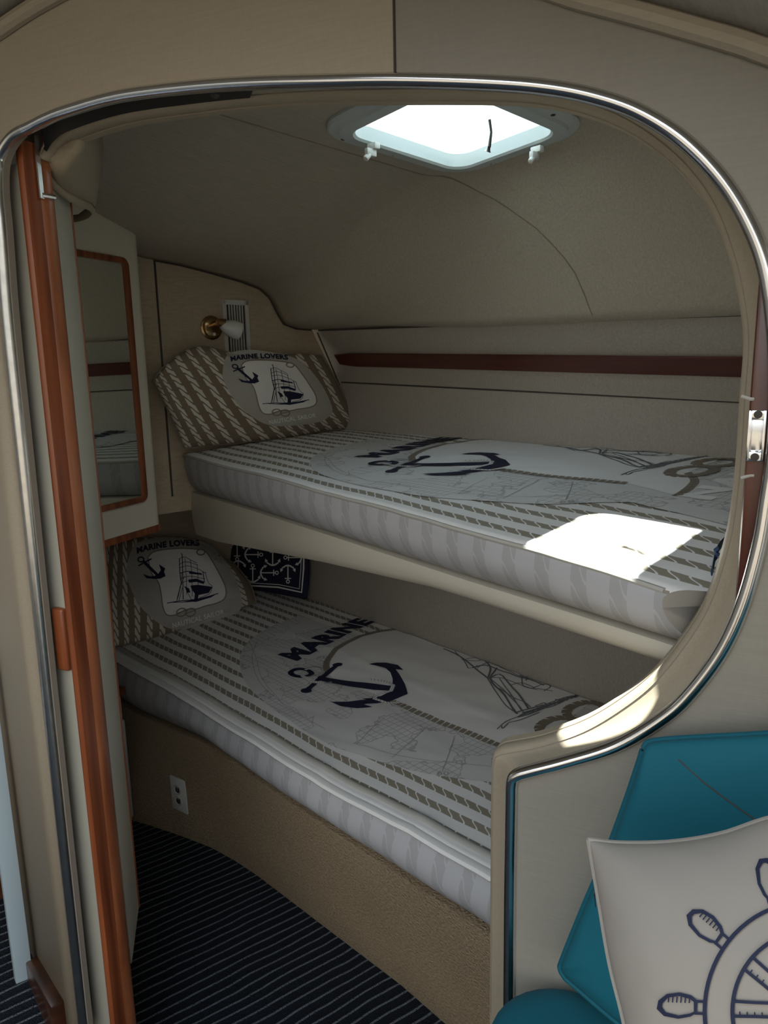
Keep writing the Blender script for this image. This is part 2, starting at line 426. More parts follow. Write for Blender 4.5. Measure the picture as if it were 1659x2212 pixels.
# ------------------------------------------------------------------ hatch
HA = (-D, -N)
hc = (B(HT0, HW0, 0) + B(HT1, HW1, 0)) / 2
def hatch_ring(off, z, r, n=8):
    a = (HT1 - HT0) / 2 + off; b_ = (HW1 - HW0) / 2 + off; r = max(r, .001); out = []
    for cx_, cy_, q0 in [(a - r, b_ - r, 0), (-(a - r), b_ - r, 90), (-(a - r), -(b_ - r), 180), (a - r, -(b_ - r), 270)]:
        for k in range(n + 1):
            q = math.radians(q0 + 90 * k / n); x = cx_ + r * math.cos(q); y = cy_ + r * math.sin(q)
            tt = (HT0 + HT1) / 2 + x; ww = (HW0 + HW1) / 2 + y
            out.append(B(tt, ww, 1.853 + .05 * (ww - .36) + .06 * max(0, 1.18 - tt) + z))
    return out
hz = B((HT0 + HT1) / 2, (HW0 + HW1) / 2, 1.86)
hat = bpy.data.objects.new('window_1', None); COL.objects.link(hat); hat.location = Vector(hz); hat['kind'] = 'structure'
hat['label'] = 'bright square deck hatch in the headliner with a pale plastic frame'; bpy.context.view_layer.update()
mb = MB()
mb.loft([hatch_ring(.050, .012, .085), hatch_ring(.052, -.006, .087), hatch_ring(.047, -.010, .08), hatch_ring(.030, -.011, .06),
         hatch_ring(.026, -.016, .055), hatch_ring(.004, -.018, .042), hatch_ring(.0, -.014, .04), hatch_ring(0, .012, .04)], True)
build('frame', mb, 'hatch_plastic', hat, smooth=True)
mb = MB(); mb.loft([hatch_ring(-.0005, .012, .04), hatch_ring(-.003, .035, .04), hatch_ring(-.001, .062, .04), hatch_ring(-.020, .070, .045), hatch_ring(-.024, .088, .045), hatch_ring(.014, .089, .05), hatch_ring(.014, .012, .05)], True)
build('rim', mb, 'hatch_rim', hat, smooth=True)
mb = MB(); rg = hatch_ring(.013, .090, .05); mb.prism(rg, UP * .006)
build('glass', mb, 'hatch_glass', hat)
for k, (tt, ww) in enumerate([(HT1 + .035, HW1 - .02), (HT1 + .035, HW0 + .16), (HT1 - .06, HW0 - .035), (HT0 + .08, HW0 - .035), (HT0 - .035, HW0 + .07), (HT0 - .035, HW1 - .06)]):
    mb = MB(); P = B(tt, ww, 1.853 + .05 * (ww - .36) + .06 * max(0, 1.18 - tt) - .0105)
    mb.lathe(P + UP * .002, (0, 0, -1), [(.005, 0), (.005, .002), (.0035, .0035), (.001, .004)], 12)
    build('screw', mb, 'seam', hat)
for tt, ww in [(HT0 + .055, HW0 - .006), (HT1 - .02, HW1 - .05)]:
    mb = MB(); P = B(tt, ww, 1.838)
    mb.box(P, (D, N, UP), (.012, .007, .006)); mb.box(P - UP * .012 - N * .008, (D, N, UP), (.005, .012, .007))
    mb.tube([P - UP * .016 - N * .012, P - UP * .026 - N * .022], .006, 8)
    build('latch', mb, 'white_plastic', hat, bevel=.002)
mb = MB(); P = B(HT0 + .01, HW1 - .12, 1.845)
mb.tube([P, P - UP * .02 + N * .005, P - UP * .045, P - UP * .052 + D * .004], [.0025, .0022, .003, .006], 8)
build('pull_cord', mb, 'ink_grey', hat, smooth=True)

# ------------------------------------------------------------------ partition between the cabins
PAIR = [((75, 270), (106, 350)), ((105, 255), (118, 322)), ((150, 238), (150, 298)), ((260, 208), (260, 262)), ((400, 190), (400, 240)), ((540, 180), (540, 224)),
 ((700, 176), (700, 214)), ((860, 174), (860, 211)), ((1060, 180), (1050, 211)), ((1190, 191), (1165, 218)), ((1290, 211), (1262, 240)),
 ((1380, 243), (1345, 273)), ((1470, 299), (1422, 323)), ((1548, 375), (1488, 386)), ((1603, 455), (1540, 465)), ((1645, 550), (1577, 565)),
 ((1666, 650), (1597, 655)), ((1676, 760), (1605, 745)), ((1679, 870), (1597, 862)), ((1672, 980), (1589, 990)), ((1657, 1080), (1578, 1095)),
 ((1641, 1175), (1562, 1180)), ((1606, 1300), (1524, 1297)), ((1560, 1403), (1470, 1386)), ((1496, 1491), (1409, 1460)), ((1437, 1547), (1343, 1514)),
 ((1337, 1608), (1262, 1563)), ((1230, 1643), (1170, 1596)), ((1150, 1664), (1105, 1609)), ((1118, 1674), (1080, 1615)), ((1107, 1688), (1066, 1632)), ((1105, 1740), (1063, 1700)), ((1102, 1950), (1061, 1950)), ((1100, 2212), (1059, 2212))]
outer_px = resample([p[0] for p in PAIR], 200); inner_px = resample([p[1] for p in PAIR], 200)
MO, MI = .82, .885
OUT = [onM(*p, MO) for p in outer_px]; INN = [onM(*p, MI) for p in inner_px]
dpost = Q(OUT[-1] @ E, MO, .24), Q(INN[-1] @ E, MI, .0)
LEFTC = resample([(180, 2212), (135, 1800), (92, 1400), (50, 1000), (18, 700), (2, 500), (-6, 410), (-2, 345), (28, 296), (75, 270)], 60)
OL = [onM(*p, MO) for p in LEFTC]; OL = [Q(OL[0] @ E, MO, .2)] + OL
# outer skin: one sheet with the doorway cut out of it
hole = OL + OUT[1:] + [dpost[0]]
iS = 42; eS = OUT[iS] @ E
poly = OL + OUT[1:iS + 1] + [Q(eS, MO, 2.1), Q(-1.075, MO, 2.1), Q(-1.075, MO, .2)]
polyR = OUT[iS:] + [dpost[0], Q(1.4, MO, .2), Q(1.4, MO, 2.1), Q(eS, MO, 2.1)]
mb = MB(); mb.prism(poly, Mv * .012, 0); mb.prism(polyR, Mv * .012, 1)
# colour break: greyer vinyl right of the seam, dimmer light put into its colour
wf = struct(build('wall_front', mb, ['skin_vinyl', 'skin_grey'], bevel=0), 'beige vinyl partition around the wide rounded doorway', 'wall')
mb = MB(); a = onM(860, 172, MO - .0008); mb.tube([Q(eS, MO - .0006, z_) for z_ in np.linspace(OUT[42][2], 1.95, 6)], .0016, 6, up=(1, 0, 0)); build('seam', mb, 'seam', wf)
# inner skin
hi = [Q(-1.03, .90, 0), Q(-1.03, .90, INN[0][2] - .01)] + [p + Mv * .015 for p in INN] + [Q(INN[-1] @ E, .90, 0)]
poly = hi + [Q(1.4, .90, 0), Q(1.4, .90, 1.95), Q(-1.25, .90, 1.95), Q(-1.25, .90, 0)]
mb = MB(); mb.prism(poly, Mv * .015)
struct(build('wall_inner', mb, 'lip_vinyl'), 'inner vinyl skin of the partition', 'wall')
# reveal band from the outer to the inner opening with a padded lip
allO = [Q(OUT[0] @ E - .03, MO, OUT[0][2] - .02)] * 0 + OUT + [dpost[0]]; allI = INN + [dpost[1]]
def outw(C_, i):
    tg = C_[min(i + 1, len(C_) - 1)] - C_[max(i - 1, 0)]; return unit(np.cross(unit(tg), Mv))
rows = []
for i, (po, pi_) in enumerate(zip(allO, allI)):
    o2 = po + Mv * .012; r_ = outw(allI, i)   # outward in plane
    rows.append([o2 + r_ * .004, o2 - r_ * .001, o2 * .45 + pi_ * .55 + r_ * .004, pi_ - Mv * .014 + r_ * .006, pi_ - Mv * .010 + r_ * .002,
                 pi_ - Mv * .004, pi_ + Mv * .004, pi_ + Mv * .014 + r_ * .001, pi_ + Mv * .022 + r_ * .008, pi_ + Mv * .022 + r_ * .02])
mb = MB(); mb.loft(rows)
band = struct(build('trim_1', mb, 'lip_vinyl', smooth=True, angle=70), 'padded vinyl reveal around the doorway', 'trim')
md = band.modifiers.new('s', 'SOLIDIFY'); md.thickness = .002; md.offset = -1
mb = MB(); mb.tube([pi_ - Mv * .0135 + outw(allI, i) * .0052 for i, pi_ in enumerate(allI)][2:-2], .0007, 5)
build('stitching', mb, 'seam_soft', band)
# black sliding-door track inside the reveal, upper left
a0 = 3; mb = MB(); rows = []
for i in range(0, 31):
    po, pi_ = OUT[i], INN[i]; o2 = po + Mv * .012; r_ = outw(INN, i)
    A = o2 * .95 + pi_ * .05 + r_ * .002 ; Z_ = o2 * .30 + pi_ * .70 + r_ * .006
    rows.append([A + r_ * .004, A - r_ * .003, Z_ - r_ * .005, Z_ + r_ * .006])
rows2 = []
mb.loft(rows, True, True)
tk = struct(build('trim_2', mb, 'track_black', smooth=True), 'black sliding door track in the top left of the doorway', 'trim')
mb = MB(); po, pi_ = OUT[27], INN[27]; pc = po * .55 + pi_ * .45 + UP * .002
mb.lathe(pc + UP * .002, unit(-Mv - UP * .6), [(.007, -.003), (.007, .004), (.004, .0065), (.001, .0068)], 14)
build('screw', mb, 'seam', tk)
# chrome moulding
cp = OL[:-1] + OUT + [dpost[0]]
CUR = []
for i, p in enumerate(cp):
    CUR.append(p - Mv * .001)
mb = MB(); rows = []; L = len(CUR)
for i, p in enumerate(CUR):
    tg = unit(CUR[min(i + 1, L - 1)] - CUR[max(i - 1, 0)]); s_ = np.cross(tg, Mv)
    ww_ = .0105 if i < len(OL) - 14 else .0072
    rows.append([p + s_ * x * ww_ - Mv * y * .008 for x, y in [(-1, -.5), (-1, .35), (-.75, .7), (-.35, .95), (0, 1.0), (.35, .95), (.75, .7), (1, .35), (1, -.5)]])
nL = len(OL) - 1
mb.loft(rows[:nL - 2])
mb2 = MB(); mb2.loft(rows[nL - 3:])
st_ = struct(build('trim_3', mb2, 'chrome', smooth=True, angle=80), 'polished chrome moulding round the arched doorway', 'trim')
struct(build('trim_4', mb, 'old_chrome', smooth=True, angle=80), 'pitted chrome moulding down the left of the doorway', 'trim')
# khaki rubber strip inside the left chrome
mb = MB(); rows = []
for p in OL[:-6]:
    rows.append([p + E * .007 + Mv * .001, p + E * .0125 + Mv * .001, p + E * .0125 + Mv * .012, p + E * .007 + Mv * .012])
mb.loft(rows, True, True); struct(build('trim_5', mb, 'seam_soft', smooth=False), 'thin worn rubber strip beside the left chrome moulding', 'trim')
# left return of the partition running away along the boat
g_ = unit([-.616, .788, 0]); gN = unit(np.array([g_[1], -g_[0], 0]))  # faces right/away
A0 = Q(-1.062, MO, 0)
mb = MB(); rows = []
for k in range(11):
    q = k / 10; off = Q(-1.062, MO, 0)
    rows.append(None)
prof2 = [Q(-1.058, MO + .01, 0), Q(-1.060, MO - .001, 0), Q(-1.066, MO - .006, 0), Q(-1.078, MO - .004, 0)]
base = Q(-1.085, MO - .001, 0)
for s_ in np.linspace(.0, 1.2, 20): prof2.append(base + g_ * s_)
mb.loft([[p + UP * .1 for p in prof2], [p + UP * 2.1 for p in prof2]])
wl = struct(build('wall_side', mb, 'lip_vinyl', smooth=True, angle=60), 'beige vinyl return left of the doorway running away', 'wall')
md = wl.modifiers.new('s', 'SOLIDIFY'); md.thickness = .012; md.offset = 0
def onG(x, y, off=0): return onpl(x, y, base, unit(np.cross(g_, UP)) )
b1 = onG(86, 2061); b2 = onG(149, 2212)
mb = MB(); gn = unit(np.cross(UP, g_)); gn = gn if gn @ (CAM - base) > 0 else -gn
P1 = base + g_ * .01; zt1 = b2[2] + (b1[2] - b2[2]) * ((P1 - b2) @ g_) / ((b1 - b2) @ g_); P2 = b1
P0 = base + g_ * ((b1 - base) @ g_)
mb.prism([P1 * [1, 1, 0] + UP * .1, P0 * [1, 1, 0] + UP * .1, P0 * [1, 1, 0] + UP * b1[2], P1 * [1, 1, 0] + UP * max(.24, zt1)], gn * .03)
struct(build('baseboard_left', mb, 'dark_wood', bevel=.004), 'brown wooden base left of the doorway', 'baseboard')
# wood jamb with strike plate on the right
def vertbox(mb, x0, x1, yref, m0, m1, z0, z1, mi=0):
    e0 = onM(x0, yref, m0) @ E; e1 = onM(x1, yref, m0) @ E
    mb.box(Q((e0 + e1) / 2, (m0 + m1) / 2, (z0 + z1) / 2), (E, Mv, UP), ((e1 - e0) / 2, (m1 - m0) / 2, (z1 - z0) / 2), mi); return e0, e1
mb = MB(); zj0 = onM(1590, 1400, .836)[2]; zj1 = onM(1650, 540, .836)[2]
e0, e1 = vertbox(mb, 1618, 1690, 900, .833, .872, zj0, zj1)
jm = struct(build('trim_6', mb, 'jamb_wood', bevel=.004), 'dark red wooden door jamb at the right of the doorway', 'trim')
zz0 = onM(1630, 995, .832)[2]; zz1 = onM(1640, 886, .832)[2]; ec = onM(1634, 940, .832) @ E; hw = .0082
mb = MB(); zc = (zz0 + zz1) / 2; hh = (zz1 - zz0) / 2
for s_ in (-1, 1):
    mb.box(Q(ec + s_ * hw * .82, .8305, zc), (E, Mv, UP), (hw * .2, .0028, hh))
    mb.box(Q(ec, .8305, zc + s_ * hh * .82), (E, Mv, UP), (hw, .0026, hh * .18))
mb.box(Q(ec, .8335, zc), (E, Mv, UP), (hw * .7, .001, hh * .8))
sp = build('strike_plate', mb, 'chrome', jm, bevel=.0008); sp['label'] = 'chrome strike plate'
for s_ in (-1, 1):
    mb = MB(); mb.lathe(Q(ec, .829, zc + s_ * hh * .84), -Mv, [(.0042, 0), (.004, .0015), (.001, .002)], 12); build('screw', mb, 'seam', sp)
mb = MB()
for y_ in (862, 1027):
    P = onM(1622, y_, .834); mb.tube([P - E * .009 + UP * (.003 if y_ < 900 else -.003), P, P + E * .003], .0018, 8)
build('trim_clip', mb, 'print_grey', jm, smooth=True)

# ------------------------------------------------------------------ sliding door standing in the left of the doorway
eW = -1.006; zD0 = .12; zD1 = onM(66, 296, .845)[2]
dr = bpy.data.objects.new('door_1', None); COL.objects.link(dr); dr.location = Vector(Q(eW, .87, zD0)); dr['kind'] = 'structure'
dr['label'] = 'sliding door with a reddish teak leading edge at the left of the doorway'; bpy.context.view_layer.update()
mb = MB(); mb.box(Q(eW - .028, .868, (zD0 + zD1) / 2 - .01), (E, Mv, UP), (.026, .018, (zD1 - zD0) / 2 - .02)); build('panel', mb, 'door_grey', dr, bevel=.001)
pr = [(-.004, .845), (.003, .843), (.008, .846), (.0095, .856), (.010, .870), (-.004, .870)]
mb = MB(); mb.loft([[Q(eW + x, m_, z) for x, m_ in pr] for z in np.linspace(zD0, zD1, 12)], True, True); build('edge_stile', mb, 'teak', dr, smooth=True, angle=50)
pr = [(-.004, .870), (.010, .870), (.013, .874), (.014, .880), (.014, .888), (.011, .894), (-.004, .895)]
mb = MB(); mb.loft([[Q(eW + x - .0, m_, z) for x, m_ in pr] for z in np.linspace(zD0, zD1 - .02, 12)], True, True); build('edge_moulding', mb, 'teak_light', dr, smooth=True, angle=50)
mb = MB(); x0 = eW + .0145
mb.box(Q(x0, .868, zD1 - .035), (E, Mv, UP), (.0015, .0035, .045)); mb.tube([Q(x0, .868, zD1 - .075), Q(x0 + .004, .889, zD1 - .075)], .004, 8)
lt = build('latch_bar', mb, 'old_chrome', dr); lt['label'] = 'slim metal latch bar'
zz0 = onM(128, 1445, .845)[2]; zz1 = onM(118, 1312, .845)[2]
mb = MB(); mb.box(Q(eW - .022, .847, (zz0 + zz1) / 2), (E, Mv, UP), (.014, .007, (zz1 - zz0) / 2)); build('handle', mb, 'teak', dr, bevel=.005, bseg=3)['label'] = 'rounded teak finger pull'
# cream inner cheek behind the door, chamfered at its foot
n1_, f1_ = Q(-.985, .912, 0), Q(-.985, .985, 0)
pn = [onM(x, y, .912) for x, y in [(108, 395), (280, 2035)]]; pf = [onM(x, y, .99) for x, y in [(150, 420), (300, 1960)]]
mb = MB(); rows = []
zt = .5 * (pn[0][2] + pf[0][2]) + .12
eN = pn[1] @ E; eF = pf[1] @ E; eN0 = pn[0] @ E; eF0 = pf[0] @ E
th = .012
zb1, zb2 = pn[1][2], pf[1][2]
mb.prism([Q(eN, .912, zb1 - .05), Q(eF, .99, zb2), Q(eF0, .99, zt), Q(eN0, .912, zt)], -E * th)
ck = struct(build('trim_7', mb, 'cream_panel', bevel=.001), 'cream cheek panel behind the teak door edge, chamfered at its foot', 'trim')
mb = MB(); mb.tube([Q(eF0, .991, zt), Q(eF, .991, zb2)], .0018, 6, up=(1, 0, 0)); build('edge_strip', mb, 'teak', ck)
# rolled vinyl valance at the top left inside corner
rim = [(104, 352, .89), (107, 378, .90), (122, 402, .92), (148, 424, .95), (176, 438, .99), (196, 447, 1.03), (202, 455, 1.06), (194, 464, 1.09), (176, 471, 1.11), (156, 474, 1.12)]
top = [(112, 338, .893), (140, 322, .895), (172, 322, .90), (190, 334, .94), (199, 350, .975), (205, 370, 1.01), (208, 388, 1.04), (208, 405, 1.07), (207, 420, 1.09), (205, 430, 1.10), (203, 436, 1.11)]
R1 = resample([onM(x, y, m_) for x, y, m_ in rim], 40); R2 = resample([onM(x, y, m_) for x, y, m_ in top], 40)
rows = []
for a_, b_ in zip(R1, R2):
    c_ = (a_ + b_) / 2 + E * .006 - Mv * .004
    rows.append([a_ - E * .012 + UP * .004, a_ - E * .005 - UP * .0025, a_ + UP * .001, a_ + UP * .008 - E * .001, a_ * .85 + b_ * .15, c_, a_ * .15 + b_ * .85, b_, b_ + UP * .06 + Mv * .02])
mb = MB(); mb.loft(rows)
vl = struct(build('trim_8', mb, 'lip_vinyl', smooth=True, angle=80), 'rolled beige vinyl corner at the top left inside the doorway', 'trim')
md = vl.modifiers.new('s', 'SOLIDIFY'); md.thickness = .003; md.offset = -1

# ------------------------------------------------------------------ cabinets on the left
cD = unit([.41, .91, 0]); cN = unit([.91, -.41, 0])      # along the face / out of it
EP = onpl(343, 1000, np.array([0, 2.0, 0]), np.array([0, 1.0, 0])); EP[2] = 0
def CB(s, o, z): return EP - cD * s + cN * o + UP * z
def onC(x, y, o=0): 
    P = onpl(x, y, EP + cN * o, cN); return ((EP - P) @ cD, P[2])
cab = thing('mirror_cabinet', 'tall cream hanging locker with a teak framed mirror left of the bunks', 'cabinet', CB(.2, 0, 1.0))
zb = onC(352, 1130)[1]; zt = 1.80
mb = MB(); r = .03
pr = [(-.0, -.16), (-.0, -r)] + [(r - r * math.cos(q) - 0, -r + r * math.sin(q)) for q in [math.pi / 2 * k / 6 for k in range(1, 7)]] + [(.36, 0), (.36, -.16)]
mb.loft([[CB(s_, o_, z) for s_, o_ in pr] for z in (zb, zb + .3, zb + .6, ceil_z(1.9, 1.0) + .06)], True, True)
build('body', mb, 'cream_laminate', cab, smooth=True, angle=50)
mb = MB(); mb.loft([[CB(s_ - .002, o_ + (.002 if o_ > -.1 else 0), z) for s_, o_ in pr] for z in (zb - .018, zb)], True, True)
build('bottom_trim', mb, 'teak', cab, smooth=True, angle=50)
s0, z1 = onC(274, 558); s1, z0 = onC(316, 1082)
s_r = .5 * (s0 + s1); ml = .335
def rrect(s0, s1, z0, z1, r, o, n=6):
    out = []
    for cs, cz, q0 in [(s1 - r, z1 - r, 0), (s0 + r, z1 - r, 90), (s0 + r, z0 + r, 180), (s1 - r, z0 + r, 270)]:
        for k in range(n + 1):
            q = math.radians(q0 + 90 * k / n); out.append(CB(cs + r * math.cos(q), o, cz + r * math.sin(q)))
    return out
fw = .016
mb = MB(); mb.loft([rrect(s_r, ml, z0, z1, .02, -.001), rrect(s_r, ml, z0, z1, .02, .006), rrect(s_r + .003, ml - .003, z0 + .003, z1 - .003, .018, .009),
    rrect(s_r + fw - .002, ml - fw + .002, z0 + fw - .002, z1 - fw + .002, .008, .008), rrect(s_r + fw, ml - fw, z0 + fw, z1 - fw, .006, .001)], True)
build('mirror_frame', mb, 'teak', cab, smooth=True, angle=50)
mb = MB(); rr_ = rrect(s_r + fw - .003, ml - fw + .003, z0 + fw - .003, z1 - fw + .003, .006, .002); mb.prism(rr_, -cN * .002); build('mirror', mb, 'mirror_glass', cab)
# low locker beside the lower bunk
LP = onz(292, 1774, 0); 
def LB(s, o, z): return LP - cD * s + cN * o + UP * z
lk = thing('locker', 'low pale locker in the corner left of the lower bunk', 'cabinet', LB(.2, -.1, 0))
mb = MB(); mb.box(LB(.15, -.07, .22), (cD, cN, UP), (.15, .06, .22)); build('body', mb, 'cream_laminate', lk, bevel=.004)
mb = MB(); mb.box(LB(.145, -.004, .19), (cD, cN, UP), (.14, .008, .168)); build('door', mb, 'white_panel', lk, bevel=.006, bseg=3)
mb = MB(); mb.box(LB(.15, -.05, .452), (cD, cN, UP), (.155, .058, .012)); build('top_trim', mb, 'teak', lk, bevel=.003)

# ------------------------------------------------------------------ bunks and mattresses
def wr(x, y, s): return noise.noise(Vector((x * s, y * s, 3.1)))
class Bed: pass
def make_bed(name, label, zb, zf, wf, bot, r_, tfun, thead, wrk, parts):
    bed = Bed()
    def ztop(t, w):
        f = wf(t); x = w / f
        z = zb + (zf(t) - zb) * x ** 1.6 + parts.get('crown', 0) * math.sin(math.pi * min(1, x)) 
        z += wrk * (wr(t * 1.0 + w * .6, w, 4.0) * .6 + wr(t - w, w * 1.5, 11.0) * .30)
        z += parts.get('fold', 0) * (math.exp(-((t - 1.72 + .1 * w) / .016) ** 2) + math.exp(-((t - 1.28 + .05 * w) / .016) ** 2) + math.exp(-((t - .95) / .016) ** 2)
                                     + math.exp(-((w - .27) / .018) ** 2) + math.exp(-((w - .50 + .03 * t) / .018) ** 2))
        return z
    bed.ztop = ztop; bed.wf = wf
    def section(t):
        f = wf(t); H = ztop(t, f - r_); zbm = bot(t); out = []; s = 0
        for w in np.linspace(.0, f - r_, 34): out.append((w, ztop(t, w)))
        for k in range(1, 6):
            q = math.pi / 2 * k / 6; out.append((f - r_ + r_ * math.sin(q), H - r_ * (1 - math.cos(q))))
        ntop = len(out)
        h = H - r_ - zbm
        for k in range(0, 8):
            q = k / 7; z = H - r_ - h * q
            bul = parts.get('bulge', .012) * math.sin(math.pi * q) + .006 * wr(t * 3, z * 6, 3.0) * math.sin(math.pi * q)
            out.append((f + bul - parts.get('tuck', .02) * q ** 3, z))
        out.append((f - .06, zbm - .004)); out.append((0, zbm))
        return out, ntop
    rows = []; uvs = []; n1 = 0
    ss = np.linspace(0, 1, 90)
    for q in ss:
        row = []; sec, ntop = section(thead + (tfun(wf(.8)) - thead) * q); sec0 = sec
        acc = 0; last = None
        for j, (w, z) in enumerate(sec0):
            for _ in range(2 if q > .35 else 1): t0_ = tfun(w); t = thead + (t0_ - thead) * q; w, z = section(t)[0][j]
            t0_ = tfun(w); t = thead + (t0_ - thead) * q
            # round off the head end in plan and section
            e_ = min(1, (thead - t) / .03); inset = .02 * (1 - math.sqrt(max(0, 1 - (1 - e_) ** 2)))
            if j >= ntop - 6: w2 = w - inset
            else: w2 = w
            z2 = z - (inset * .8 if j < ntop else 0)
            if last is not None: acc += math.hypot(w - last[0], z - last[1])
            last = (w, z)
            row.append(B(t, w2, z2)); uvs.append((t, acc - (wf(t) if j >= ntop - 6 else wf(t)) ))
        rows.append(row)
    mb = MB(); C_ = len(rows[0]); vs = [p for rr in rows for p in rr]; f_top = []; f_side = []
    for i in range(len(rows) - 1):
        for j in range(C_ - 1):
            (f_top if j < ntop - 2 else f_side).append((i * C_ + j, i * C_ + j + 1, (i + 1) * C_ + j + 1, (i + 1) * C_ + j))
    mb.add(vs, f_top, 0, uvs); o = len(mb.v) - len(vs)
    for f in f_side: mb.f.append([i + o for i in f]); mb.mi.append(1)
    mb.f.append([o + j for j in range(C_)]); mb.mi.append(1)
    mb.f.append([o + (len(rows) - 1) * C_ + j for j in range(C_)][::-1]); mb.mi.append(8)
    bed.mb = mb; bed.name = name; bed.label = label
    te = .5
    for _ in range(30): te = .5 * te + .5 * tfun(wf(te))
    te += .004
    bed.edge = [B(t, wf(t) - r_ * .25, ztop(t, wf(t) - r_) - r_ * .28) for t in np.linspace(thead - .01, te, 60)]
    bed.S = lambda t, w, lay: B(t, w, ztop(t, min(w, wf(t) - r_)) + .0014 + .0006 * lay)
    return bed
tf_low = lambda w: max(.15, -1.66 + 2.45 * w + .01)
up_wf = lambda t: .893 - .129 * t
low_wf = lambda t: interp(t, [(0, .72), (.77, .735), (1.1, .760), (1.35, .775), (1.73, .775), (2.28, .80), (2.7, .81)])
up_bot = lambda t: interp(t, [(.3, 1.075), (.4, 1.077), (.62, 1.075), (.81, 1.072), (1.26, 1.070), (1.7, 1.066), (2.1, 1.06)])
UPB = make_bed('mattress', '', 1.205, lambda t: interp(t, [(.3, 1.148), (.6, 1.160), (1.2, 1.170), (2.1, 1.178)]), up_wf, up_bot, .018, tf_low, T0 - .008, .006, dict(bulge=.002, tuck=.035, fold=.0))
LOW = make_bed('mattress', '', .520, lambda t: .520, low_wf, lambda t: interp(t, [(.5, .365), (.77, .378), (1.06, .392), (1.3, .400), (1.78, .396), (2.2, .345)]), .016, tf_low, T1 - .01, .008, dict(bulge=.022, tuck=.03, fold=.0018))

# ---- flat artwork -> surface patches (printed cloth, part of the mattress / pillow mesh)
def patch(mb, poly2, fn, lay, mi, g=.02, uvf=None):
    """poly2 in artwork coordinates, cut on a grid of size g, mapped by fn(x, y, lay)"""
    if isinstance(poly2, tuple): V2, F2 = poly2
    else:
        V2 = poly2; F2 = tessellate_polygon([[Vector((x, y, 0)) for x, y in poly2]])
    bm = bmesh.new(); vv = [bm.verts.new((float(x), float(y), 0)) for x, y in V2]
    for f in F2:
        try: bm.faces.new([vv[i] for i in f])
        except ValueError: pass
    xs = [v[0] for v in V2]; ys = [v[1] for v in V2]
    for ax, lo, hi in ((0, min(xs), max(xs)), (1, min(ys), max(ys))):
        k = math.ceil(lo / g)
        while k * g < hi:
            pc = [0, 0, 0]; pc[ax] = k * g; nn = [0, 0, 0]; nn[ax] = 1
            bmesh.ops.bisect_plane(bm, geom=bm.verts[:] + bm.edges[:] + bm.faces[:], plane_co=pc, plane_no=nn); k += 1
    bm.verts.ensure_lookup_table(); bm.verts.index_update()
    P = [fn(v.co.x, v.co.y, lay) for v in bm.verts]
    uv = [uvf(v.co.x, v.co.y) if uvf else (v.co.x, v.co.y) for v in bm.verts]
    mb.add(P, [[v.index for v in f.verts] for f in bm.faces], mi, uv); bm.free()
def stroke(pts, w, closed=False, n=None):
    pts = [np.array(p, float) for p in pts]
    if closed: pts = pts + [pts[0]]
    V = []; L = len(pts)
    for i, p in enumerate(pts):
        a = pts[max(i - 1, 0)]; c = pts[min(i + 1, L - 1)]
        if closed and i in (0, L - 1): a = pts[L - 2]; c = pts[1]
        d = c - a; d = d / (np.hypot(*d) + 1e-9); nn = np.array([-d[1], d[0]]); ww = w if not isinstance(w, (list, tuple)) else w[i % len(w)]
        V += [p + nn * ww / 2, p - nn * ww / 2]
    return (V, [(2 * i, 2 * i + 1, 2 * i + 3, 2 * i + 2) for i in range(L - 1)])
def text_mesh(s, bold=.0):
    cu = bpy.data.curves.new('lettering', 'FONT'); cu.body = s; cu.size = 1; cu.offset = bold; cu.resolution_u = 3; cu.space_character = 1.08
    ob = bpy.data.objects.new('lettering', cu); COL.objects.link(ob); bpy.context.view_layer.update()
    me = ob.to_mesh(); V = [(v.co.x, v.co.y) for v in me.vertices]; F_ = [tuple(p.vertices) for p in me.polygons]
    ob.to_mesh_clear(); bpy.data.objects.remove(ob); bpy.data.curves.remove(cu)
    x0 = min(v[0] for v in V); x1 = max(v[0] for v in V); y1 = max(v[1] for v in V)
    return [((x - x0) / (x1 - x0), y / y1) for x, y in V], F_
def on_path(tm, path, upv):
    """text mesh (0..1 x 0..1) along path; upv = vector of letter height"""
    V, F_ = tm; path = [np.array(p, float) for p in resample(path, 60)]
    acc = [0]
    for i in range(1, len(path)): acc.append(acc[-1] + np.hypot(*(path[i] - path[i - 1])))
    acc = np.array(acc) / acc[-1]; P = np.array(path); out = []
    for x, y in V:
        p = np.array([np.interp(x, acc, P[:, 0]), np.interp(x, acc, P[:, 1])]); out.append(p + np.array(upv) * y)
    return out, F_
def circle(cx_, cy_, rx, ry, n=20, rot=0):
    c_, s_ = math.cos(rot), math.sin(rot)
    return [(cx_ + rx * math.cos(q) * c_ - ry * math.sin(q) * s_, cy_ + rx * math.cos(q) * s_ + ry * math.sin(q) * c_) for q in [2 * math.pi * k / n for k in range(n)]]
def rope_quads(pts, w, n, gap=.2, slant=.5):
    P = resample(pts, n + 1); out = []
    for i in range(n):
        a, b_ = P[i], P[i + 1]; d = b_ - a; nn = np.array([-d[1], d[0]]); nn = nn / (np.hypot(*nn) + 1e-9) * w / 2; sh = d * slant * .5
        c0 = a + d * gap / 2; c1 = b_ - d * gap / 2
        out.append([c0 + nn - sh, c0 + nn * .2 - sh * .4, c0 - nn + sh, c1 - nn + sh, c1 - nn * .2 + sh * .4, c1 + nn - sh])
    return out

